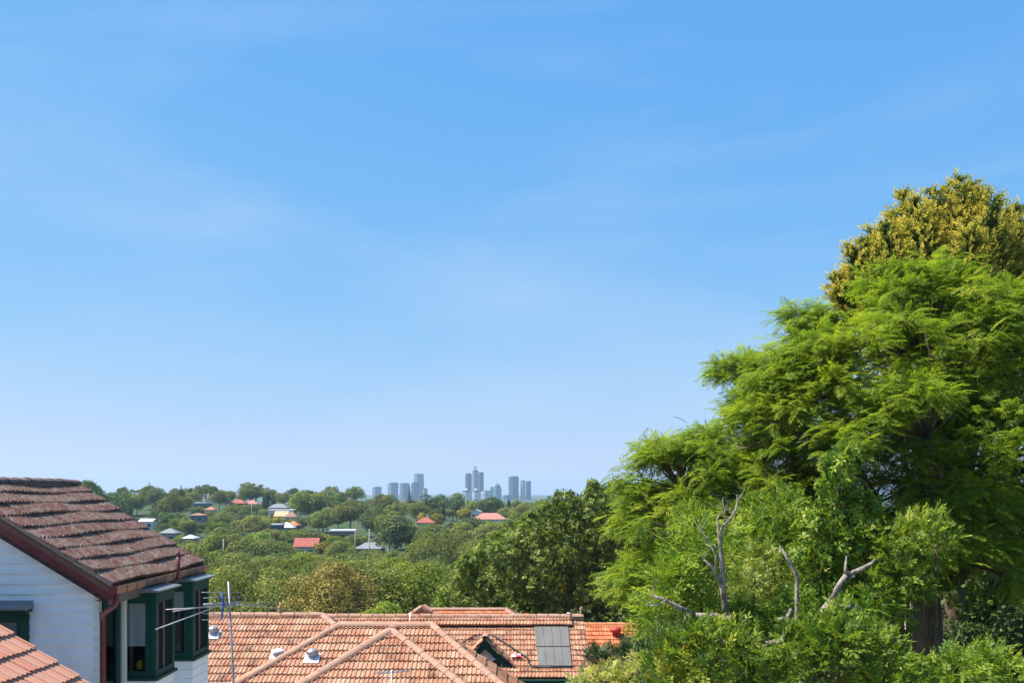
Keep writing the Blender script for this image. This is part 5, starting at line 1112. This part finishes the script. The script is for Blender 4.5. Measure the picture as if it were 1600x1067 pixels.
# ------------------------------------------------------------------ hillside houses
def wcol(name, c): return mat(name, c, tuple(min(1, x * 1.12) for x in c), 3, .7)
RF = {'red': mat('far_red_tile', (0.27, 0.065, 0.045), (0.36, 0.11, 0.08), 1.5, .8, .4, 3), 'salmon': mat('far_salmon_tile', (0.34, 0.14, 0.11), (0.42, 0.19, 0.15), 1.5, .8, .4, 3), 'orange': mat('far_orange_tile', (0.32, 0.12, 0.06), (0.40, 0.17, 0.09), 1.5, .8, .4, 3),
      'grey': mat('far_grey_tile', (0.16, 0.17, 0.18), (0.22, 0.23, 0.24), 1.5, .8, .4, 3), 'pale': mat('far_pale_metal', (0.48, 0.5, 0.52), (0.56, 0.58, 0.6), 1.5, .5), 'brown': mat('far_brown_tile', (0.22, 0.12, 0.09), (0.28, 0.16, 0.12), 1.5, .8, .4, 3), 'tan': mat('far_tan_tile', (0.42, 0.31, 0.17), (0.48, 0.36, 0.21), 1.5, .8), 'white': wcol('far_white_roof', (.72, .72, .72))}
WL = {'white': wcol('far_white_wall', (.70, .70, .68)), 'brick': wcol('far_brick_wall', (.22, .11, .085)), 'cream': wcol('far_cream_wall', (.6, .54, .42)), 'blue': wcol('far_blue_wall', (.03, .08, .17)), 'grey': wcol('far_grey_wall', (.25, .26, .27)), 'dark': wcol('far_dark_wall', (.07, .06, .055)), 'slate': wcol('far_slate_wall', (.14, .17, .22))}
M_DG = mat('dark_glass', (0.03, 0.04, 0.045), None, rough=.08)
HOUSES = []; HN = []
def far_house(label, u0, u1, vt, vb, Y, roof, wall, kind='hip', rz=0.0, two=False, extra=None):
    """roof spans photo columns u0..u1, rows vt (ridge) .. vb (eave)"""
    S = Y / F; w = (u1 - u0) * S; cx = ((u0 + u1) / 2 - 800) * S; ze = ZC + (VH - vb) * S; rh = max(.3, (vb - vt) * S); d = max(7., w * .6)
    gz = float(ground_z(cx, Y)); g = gz - 1.0
    h = empty('hillside_house', (cx, Y, gz), label, 'house'); o = .45
    m = MB()
    x0, x1, y0, y1 = cx - w / 2, cx + w / 2, Y - d / 2, Y + d / 2
    if kind == 'hip':
        i = min(d / 2, w / 2 - .3) * .95
        m.add([(x0, y0, ze), (x1, y0, ze), (x1, y1, ze), (x0, y1, ze), (x0 + i, Y, ze + rh), (x1 - i, Y, ze + rh), (x0, y0, ze - .15), (x1, y0, ze - .15), (x1, y1, ze - .15), (x0, y1, ze - .15)], [(0, 1, 5, 4), (1, 2, 5), (2, 3, 4, 5), (3, 0, 4), (6, 9, 8, 7), (0, 6, 7, 1), (1, 7, 8, 2), (2, 8, 9, 3), (3, 9, 6, 0)])
    elif kind == 'gable_x':      # ridge along x
        m.prism([Vector((x0, y0, ze)), Vector((x0, Y, ze + rh)), Vector((x0, y1, ze)), Vector((x0, y1, ze - .15)), Vector((x0, Y, ze + rh - .18)), Vector((x0, y0, ze - .15))], (w, 0, 0))
    elif kind == 'gable_y':      # gable end faces the camera
        m.prism([Vector((x0, y0, ze)), Vector((cx, y0, ze + rh)), Vector((x1, y0, ze)), Vector((x1, y0, ze - .15)), Vector((cx, y0, ze + rh - .2)), Vector((x0, y0, ze - .15))], (0, d, 0))
    else:
        m.bb(x0, x1, y0, y1, ze - .05, ze + min(rh, .6))
    r = m.build('roof', RF[roof], h)
    b = MB()
    if kind == 'gable_y': b.prism([Vector((x0 + o, y0 + o, g)), Vector((x0 + o, y0 + o, ze - .2)), Vector((cx, y0 + o, ze + rh - .35)), Vector((x1 - o, y0 + o, ze - .2)), Vector((x1 - o, y0 + o, g))], (0, d - 2 * o, 0))
    else: b.bb(x0 + o, x1 - o, y0 + o, y1 - o, g, ze - (.02 if kind == 'flat' else .1))
    wl_ = b.build('wall', WL[wall], h)
    nw = max(2, int(w / 3.2))
    for fl in range(2 if (ze - gz) > 4.6 else 1):
        for k in range(nw):
            x = x0 + o + (w - 2 * o) * (k + .5) / nw; z = ze - 1.75 - fl * 2.8; ww = .65 + .25 * ((k * 7 + fl) % 3)
            f = MB().bb(x - ww - .08, x + ww + .08, y0 + o - .05, y0 + o - .005, z - .66, z + .66).build('window', WL['white'], h)
            MB().bb(x - ww, x + ww, y0 + o - .07, y0 + o - .051, z - .58, z + .58).build('pane', M_DG, f)
    if kind in ('hip', 'gable_x') and w > 8:
        MB().bb(cx + w * .18, cx + w * .18 + .7, Y + .4, Y + 1.1, ze, ze + rh + .8).build('chimney', WL['brick'], r)
    HOUSES.append((u0 + 2, u1 - 2, vt, vt + (vb - vt) * .8 + (900 / Y if kind == 'flat' else 250 / Y), Y)); HN.append((cx, Y, label))
    return h
far_house('red roofed house just below the ridge crest trees', 360, 386, 780, 786, 560, 'red', 'brick')
far_house('salmon roofed house next to the red roof on the crest', 383, 405, 781, 787, 575, 'salmon', 'cream')
far_house('grey hipped house below the crest beside a conical tree', 420, 452, 787, 793, 520, 'grey', 'dark')
far_house('low white flat roofed house above the tan roof', 421, 462, 795, 797.5, 500, 'white', 'white', 'flat')
far_house('sunny tan roofed house on the upper slope', 430, 452, 798, 806, 480, 'tan', 'cream', 'gable_x')
far_house('brown hipped house right of the tan roof', 446, 466, 799, 807, 476, 'brown', 'cream')
far_house('small orange roofed house under the brown hipped house', 448, 469, 813.5, 820, 440, 'orange', 'brick')
far_house('pale metal roofed house with dark walls on the mid slope', 436, 461, 815.5, 823.5, 425, 'pale', 'dark')
far_house('blue walled flat roofed house attached near the pale roof', 424, 443, 818, 820, 410, 'pale', 'blue', 'flat')
far_house('bright red gable roofed house low on the slope', 461, 500, 840, 853, 330, 'red', 'cream', 'gable_x')
far_house('modern flat roofed white and brown house on mid slope', 516, 556, 827, 829.5, 372, 'white', 'brick', 'flat')
far_house('grey hipped brick house on the lower slope', 556, 602, 847, 856, 330, 'grey', 'brick')
far_house('small red roof half hidden beside a yellow bush', 650, 680, 808, 816, 430, 'red', 'cream')
far_house('white gabled house above the long salmon roof', 735, 753, 795, 799.5, 470, 'white', 'white', 'gable_y')
far_house('long salmon hipped roof on the upper right slope', 738, 792, 801, 810.5, 430, 'salmon', 'white')
far_house('pale grey flat topped house on the left crest', 304, 330, 784.5, 786, 520, 'white', 'slate', 'flat')
far_house('brown roofed slate house under the pine on the left slope', 298, 322, 801, 804.5, 460, 'brown', 'slate')
far_house('orange roofed house peeping out on the left crest', 322, 338, 791, 796, 500, 'orange', 'cream')
far_house('white roofed house low beside the maroon roof edge', 220, 243, 810, 814, 420, 'white', 'white', 'gable_x')
far_house('blue-grey metal roofed house among left slope trees', 252, 280, 825, 832, 380, 'grey', 'grey')
far_house('small pale roofed house lower left among trees', 288, 308, 835, 840, 360, 'pale', 'grey')

# ------------------------------------------------------------------ hillside trees: placing
LBL = {'euc': 'olive green gum tree with clumpy crown', 'dark': 'dense dark green rounded tree', 'bright': 'bright mid green bushy tree', 'yellow': 'small golden yellow tree',
       'open': 'open crowned gum with bare pale branches', 'cone': 'dark conical conifer', 'pine': 'tiered norfolk pine'}
NAME = {'euc': 'gum_tree', 'dark': 'evergreen_tree', 'bright': 'leafy_tree', 'yellow': 'golden_tree', 'open': 'open_gum_tree', 'cone': 'conifer_tree', 'pine': 'norfolk_pine'}
PH = {'euc': (11, 11), 'dark': (10, 10), 'bright': (9, 8.5), 'yellow': (6, 5.5), 'open': (14, 12), 'cone': (13, 6), 'pine': (19, 9)}
def zone(Y): return ' on the valley floor' if Y < 230 else (' on the mid hillside' if Y < 470 else ' along the far ridge')
NTREE = 0
SHORT = {'euc': 'olive green gum tree', 'dark': 'dark rounded tree', 'bright': 'bright green bushy tree', 'yellow': 'golden yellow tree', 'open': 'open crowned gum', 'cone': 'dark conical conifer', 'pine': 'norfolk pine'}
def tree_label(kind, x, Y, hs):
    near = sorted((math.hypot(x - hx, (Y - hy) * .8), hl) for hx, hy, hl in HN)
    size = 'tall ' if hs > 1.02 else ('low shrubby ' if hs < .6 else '')
    if near and near[0][0] < 34:
        w = near[0][1].split(); cut = next((k for k, q in enumerate(w) if q in ('house', 'roof')), 4); return size + SHORT[kind] + ' near the ' + ' '.join(w[:cut + 1])
    return size + LBL[kind] + zone(Y)
def lab_group(lab): return 'set of ' + lab
TL = []
def put_tree(kind, x, Y, hs, label=None, proto=None, wide=1.0):
    global NTREE
    pr = PROTO.get(kind + '_near', PROTO[kind]) if Y < 175 else PROTO[kind]; parts = pr[proto % len(pr) if proto is not None else R.randrange(len(pr))]
    gz = float(ground_z(x, Y)); lab = label or tree_label(kind, x, Y, hs)
    t = tree_obj(NAME[kind], (x, Y, gz - .15), lab, 'tree', parts, None if label else lab_group(lab))
    t.rotation_euler = (0, 0, R.uniform(0, 6.28)); t.scale = (hs * wide, hs * wide, hs); NTREE += 1
    TL.append((x, Y)); return t
def blocked(x, Y, H, W):
    gz = float(ground_z(x, Y)); u = 800 + F * x / Y; hw = F * W / 2 / Y; vt = VH + F * (ZC - gz - H) / Y; vb = VH + F * (ZC - gz) / Y
    for (u0, u1, h0, h1, Yh) in HOUSES:
        if Y < Yh + 4 and u + hw * .8 > u0 and u - hw * .8 < u1 and vt < h1 and vb > h0: return True
        if abs(Y - Yh) < 6 and u + hw > u0 and u - hw < u1: return True
    return False
def at_px(kind, u, vtop, Y, label=None, proto=None, wide=1.0):   # a tree whose top shows at (u, vtop)
    x = (u - 800) / F * Y; gz = float(ground_z(x, Y)); H = ZC + (VH - vtop) / F * Y - gz
    return put_tree(kind, x, Y, max(.25, H / PH[kind][0] * (1.0 if kind == 'pine' else 1.08)), label, proto, wide)
# trees that stand out
for a in [('pine', 283, 757, 560, 'tall tiered norfolk pine on the left end of the far ridge'), ('pine', 640, 758, 640, 'slender norfolk pine in front of the city towers', 0, .6), ('pine', 233, 752, 640, 'norfolk pine top poking over round trees on the far ridge', 0, .7),
          ('open', 325, 753, 520, 'tall open gum with sky showing through its crown', 0), ('open', 393, 752, 600, 'flat topped dark gum standing high on the ridge', 1), ('dark', 137, 742, 420, 'lone dark tree standing above the maroon roof ridge', 0, .8), ('dark', 170, 764, 430, 'dark rounded tree right behind the maroon roof ridge', 1),
          ('open', 98, 749, 420, 'small tree top over the maroon ridge', 2, .5), ('dark', 238, 760, 560, 'large dark crown left of the norfolk pine on the ridge', 2, 1.3), ('cone', 415, 766, 540, 'conical evergreen beside the salmon and grey roofs', 0, 1.2), ('dark', 490, 761, 520, 'broad rounded dark tree crowning the ridge', 0, 1.4), ('bright', 486, 765, 500, 'leafy green crown beside the broad ridge tree', 1, 1.2),
          ('open', 545, 764, 560, 'domed gum on the ridge left of the towers', 0), ('euc', 600, 770, 500, 'olive crown under the left city towers', 1, 1.2), ('dark', 677, 768, 560, 'rounded tree between the two clusters of towers', 1), ('dark', 708, 768, 540, 'dark round tree under the white city blocks', 2), ('dark', 762, 772, 480, 'broad tree under the teal city tower', 0, 1.2), ('cone', 795, 781, 480, 'dark pointed conifer left of the broad dark tree', 1),
          ('yellow', 432, 803, 430, 'bright yellow tree next to the pale metal roof'), ('yellow', 413, 803, 440, 'yellow-green tree left of the bright yellow one', 1), ('yellow', 505, 829, 350, 'golden topped tree by the red gable roof'), ('yellow', 508, 841, 322, 'pale yellow blossom tree beside the red gable roof', 1), ('yellow', 662, 798, 442, 'yellow bush above the small red roof'), ('yellow', 682, 798, 445, 'second yellow bush right of the small red roof', 1), ('yellow', 728, 790, 470, 'yellow tree left of the white gabled house'),
          ('dark', 270, 797, 430, 'spreading dark tree below the norfolk pine', 1, 1.4), ('dark', 620, 798, 330, 'big rounded tree lit on its left, mid slope', 0, 1.2), ('bright', 680, 832, 230, 'lime green clumped tree low on the slope', 0), ('bright', 655, 862, 190, 'low bright green tree below the lime crown', 1, 1.3), ('dark', 725, 805, 350, 'dark blue-green tree under the long salmon roof', 2, 1.5), ('bright', 770, 818, 300, 'sunny green mound right of the salmon roof', 2, 1.3), ('dark', 505, 795, 440, 'dark dense tree on the upper slope', 1, 1.1), ('dark', 685, 890, 130, 'blue-green feathery tree beside the broad dark tree', 2, 1.1),
          ('bright', 615, 930, 62, 'fresh green bush behind the terracotta ridges', 0, 1.0), ('bright', 480, 945, 60, 'small bright bush peeping over the terracotta ridge', 1, .8)]:
    at_px(*a)
# the ochre tree right behind the roofs
parts = blob_tree('ochre_tree', 301, 9, 7.2, 40, 0, L_OCH, .115, 32000, .1, .85, (.5, .2), rr=(.2, .32))
xo = (527 - 800) / F * 74; gz = float(ground_z(xo, 74)); Ho = ZC + (VH - 884) / F * 74 - gz
t = tree_obj('ochre_tree', (xo, 74, gz - .2), 'ochre brown leaved tree right behind the terracotta ridge', 'tree', parts); t.scale = (1.45, 1.35, Ho / 9 * 1.22)
HOUSES.append((465, 595, 886, 960, 74)); HOUSES.append((700, 1000, 765, 975, 52))
# fill
def fit(x, Y, H, W):
    "tallest the crown may be without hiding a house behind it"
    gz = float(ground_z(x, Y)); u = 800 + F * x / Y; hw = F * W / 2 / Y; best = H
    for (u0, u1, h0, h1, Yh) in HOUSES:
        if abs(Y - Yh) < 6 and u + hw > u0 and u - hw < u1: return 0
        if Y < Yh and u + hw * .85 > u0 and u - hw * .85 < u1: best = min(best, ZC + (VH - h1) / F * Y - gz)
    return best
rows = [84, 98, 113, 130, 150, 172, 196, 222, 250, 280, 312, 346, 382, 418, 456, 496, 538, 580, 625, 672, 720]
cnt = {}
for ri, Y in enumerate(rows):
    sp = 7.0 + Y * .0085; x = -.46 * Y - 6 + (ri % 2) * sp * .5; xe = .20 * Y
    while x < xe:
        yy = Y + R.uniform(-.045, .045) * Y; xx = x + R.uniform(-1.5, 1.5)
        k = R.choices(['euc', 'dark', 'bright', 'open', 'cone', 'yellow'], [50, 21, 19, 5 if Y > 200 else 0, 2, 1.0])[0]
        if cnt.get(k, 0) > 285: k = 'dark' if k == 'euc' else 'euc'
        H, W = PH[k]; hs = R.uniform(.85, 1.6) * (1.0 if k not in ('open', 'yellow') else .8) * (1.1 if 140 < Y < 470 else 1.0)
        gz = float(ground_z(xx, yy)); u = 800 + F * xx / yy; lo = R.uniform(750, 777) if u < 560 else R.uniform(775, 792)
        hs = min(hs, (ZC + (VH - lo) / F * yy - gz) / H)
        wd = 1.0
        h2 = fit(xx, yy, H * hs, W * hs)
        if h2 < H * hs: wd = min(1.5, (hs / max(h2 / H, .05)) ** .6); hs = h2 / H
        if hs > .15:
            put_tree(k, xx, yy, hs, None, None, wd); cnt[k] = cnt.get(k, 0) + 1
        x += sp * R.uniform(.8, 1.15)
# low garden bushes round the hillside houses
for (u0, u1, h0, h1, Yh) in list(HOUSES):
    if Yh < 200: continue
    for _ in range(9):
        yy = Yh - R.uniform(7, 50); u = R.uniform(u0 - 14, u1 + 14); xx = (u - 800) / F * yy; k = R.choices(['dark', 'bright', 'euc'], [4, 4, 3])[0]
        H, W = PH[k]; h2 = fit(xx, yy, R.uniform(3, 7), R.uniform(4, 7))
        if h2 > 1.2: put_tree(k, xx, yy, h2 / H, None, None, min(2.2, R.uniform(4.5, 7.5) / (W * h2 / H)))
print('TREES', NTREE)

# power poles on the slope
for k, (u, vt, Y, lab) in enumerate([(577, 826, 300, 'pale power pole beside the grey hipped brick house'), (349, 842, 250, 'thin pole among the gums on the left slope'), (393, 788, 470, 'pole near the salmon roofed crest house'), (728, 772, 470, 'pole standing by the white gabled house'), (555, 828, 330, 'short pole beside the flat roofed modern house')]):
    x = (u - 800) / F * Y; gz = float(ground_z(x, Y)); zt = ZC + (VH - vt) / F * Y; pl = empty('power_pole', (x, Y, gz), lab, 'pole')
    MB().tube([(x, Y, gz - .5), (x, Y, zt)], [.2, .13], 8).build('pole', M_BARKW, pl, True); MB().bb(x - 1.1, x + 1.1, Y - .16, Y - .13, zt - .8, zt - .65).build('crossarm', M_BARK, pl)
# ------------------------------------------------------------------ distant city
def fac(name, c, rough=.5): return mat(name, c, tuple(x * 1.15 for x in c), .03, rough)
FC = {'blue': fac('tower_blue_glass', (.05, .085, .14), .25), 'grey': fac('tower_grey_concrete', (.20, .22, .25)), 'dark': fac('tower_dark_glass', (.030, .045, .075), .25), 'white': fac('tower_white_precast', (.50, .50, .51)), 'teal': fac('tower_teal_glass', (.08, .18, .20), .25), 'steel': fac('tower_steel', (.11, .135, .18), .4)}
def tower(label, u0, u1, vt, Y, body, strip, nst=5, top=None, depth=None, bands=True):
    S = Y / F; w = (u1 - u0) * S; cx = ((u0 + u1) / 2 - 800) * S; zt = ZC + (VH - vt) * S; zb = float(ground_z(cx, Y)) - 2; d = depth or w * .8
    t = empty('city_tower', (cx, Y, zb + 2), label, 'tower')
    fw_ = w; w = fw_ * .70; d = depth or fw_ * .62
    MB().bb(cx - w / 2, cx + w / 2, Y - d / 2, Y + d / 2, zb, zt).build('body', FC[body], t)
    for k in range(nst):
        x = cx - w / 2 + w * (k + .5) / nst; sw = w / nst * .26
        MB().bb(x - sw, x + sw, Y - d / 2 - .8, Y - d / 2 - .01, zb + 4, zt - 3).build('facade_fin', FC[strip], t)
        if k < 4:
            y = Y - d / 2 + d * (k + .5) / 4
            MB().bb(cx - w / 2 - .8, cx - w / 2 - .01, y - d * .05, y + d * .05, zb + 4, zt - 3).build('side_fin', FC[strip], t); MB().bb(cx + w / 2 + .01, cx + w / 2 + .8, y - d * .05, y + d * .05, zb + 4, zt - 3).build('side_fin', FC[strip], t)
    if bands:
        z = zt - 14
        while z > max(zb, -10):
            MB().bb(cx - w / 2 - .3, cx + w / 2 + .3, Y - d / 2 - .4, Y + d / 2 + .3, z, z + 1.3).build('floor_band', FC[strip], t); z -= 12
    MB().bb(cx - w * .42, cx + w * .42, Y - d * .42, Y + d * .42, zt, zt + 4).build('roof_plant', FC['dark'], t)
    if top == 'crown':
        for k in range(5):
            x = cx - w * .45 + w * .9 * k / 4; MB().bb(x - w * .06, x + w * .06, Y - d * .46, Y - d * .3, zt + .01, zt + 7).build('crown_fin', FC['dark'], t)
    if top == 'frame':
        for x in (cx - w * .26, cx + w * .22): MB().bb(x - .9, x + .9, Y - 1, Y + 1, zt + 4, zt + 17).build('frame_post', FC['steel'], t)
        MB().bb(cx - w * .32, cx + w * .28, Y - 1.2, Y + 1.2, zt + 14, zt + 17.5).build('frame_beam', FC['steel'], t); MB().bb(cx - w * .26, cx + w * .22, Y - .6, Y + .6, zt + 8, zt + 9).build('frame_rail', FC['steel'], t)
    if top == 'step':
        MB().bb(cx - w * .30, cx + w * .34, Y - d * .3, Y + d * .3, zt + 4, zt + 10).build('upper_step', FC[body], t); MB().bb(cx - w * .14, cx + w * .2, Y - d * .2, Y + d * .2, zt + 10, zt + 14).build('upper_step', FC[body], t)
        MB().tube([(cx - w * .1, Y, zt + 13), (cx - w * .1, Y, zt + 30)], [.8, .3], 6).build('spire', FC['steel'], t)
    if top == 'dome':
        MB().lathe((cx, Y, zt + 4), [(w * .3, 0), (w * .28, 3), (w * .18, 6), (w * .05, 8), (.1, 8.3)], 14).build('dome', FC['white'], t, True)
    t.rotation_euler = (0, 0, .62)
    return t
tower('short hazy tower with notched crown at the left of the skyline', 581, 597, 763, 3600, 'steel', 'grey', 4, 'crown')
tower('grey slab tower with fine fins beside the short crowned tower', 605, 623, 756.5, 3600, 'steel', 'grey', 7, 'crown')
tower('pale blue glass block in the left cluster', 623.5, 641, 756, 3750, 'blue', 'steel', 3)
tower('blue glass block in front of the tallest left tower', 642, 655, 755, 3550, 'blue', 'blue', 3)
tower('tallest tower of the left city cluster with dark cap', 646, 663, 741.5, 3800, 'steel', 'grey', 4)
tower('low stepped tower at the right edge of the left cluster', 660, 668, 764, 3700, 'steel', 'grey', 2)
tower('slim dark tower with overhanging cap beside the tallest tower', 726.5, 737.5, 741, 3650, 'dark', 'blue', 3)
tower('tallest city tower carrying an open roof frame', 737.5, 748, 736, 3600, 'steel', 'grey', 3, 'frame')
tower('dark tower wing attached right of the tallest tower', 747.5, 756, 739, 3625, 'dark', 'blue', 2)
tower('white domed apartment block under the slim dark tower', 721, 736, 768, 3400, 'grey', 'white', 3, 'dome')
tower('white domed apartment block under the tallest tower', 737, 750, 768, 3420, 'grey', 'white', 3, 'dome')
tower('white stepped block left of the teal tower', 750.5, 769, 768, 3450, 'white', 'grey', 4)
tower('teal glass tower with stepped top and thin spire', 770, 784, 762, 3500, 'teal', 'teal', 3, 'step')
tower('narrow annex at the left of the teal tower', 766, 771, 762, 3560, 'teal', 'steel', 2)
tower('tall dark tower with pale left edge', 796, 811, 745.5, 3600, 'dark', 'blue', 3)
tower('thin slab on the tall dark tower, its sunlit edge put into pale colour', 793.8, 796.2, 746.5, 3610, 'white', 'white', 1)  # the tower's sunlit left edge, painted as a white slab
tower('low blue glass block before the tall dark tower', 786, 801, 775, 3450, 'blue', 'steel', 3)
tower('left face of the gridded skyline tower, its sunlight put into pale colour', 813, 821.5, 752, 3600, 'grey', 'white', 4)  # lit face of one tower, painted as a pale box
tower('right face of the gridded skyline tower, its shade put into dark colour', 821.5, 830, 753, 3620, 'dark', 'blue', 2)  # shaded face of the same tower, painted as a dark box
tower('small white block at the foot of the gridded tower', 803, 818, 786, 3300, 'white', 'grey', 4)
tower('small white block at the foot of the left towers', 657, 664, 781, 3300, 'white', 'grey', 3)

# ------------------------------------------------------------------ haze
hz = MB().bb(-9500, 9500, -150, 9300, -32, 140)
m, nn, ll = nmat('haze_air'); o = nn.new('ShaderNodeOutputMaterial'); pv_ = nn.new('ShaderNodeVolumePrincipled')
pv_.inputs['Color'].default_value = (0.52, 0.70, 0.93, 1); pv_.inputs['Density'].default_value = 1.15e-4; pv_.inputs['Anisotropy'].default_value = 0.15
ll.new(pv_.outputs[0], o.inputs['Volume'])
tag(hz.build('haze', m), 'thin pale blue air haze filling the whole valley', 'haze', kind='stuff')
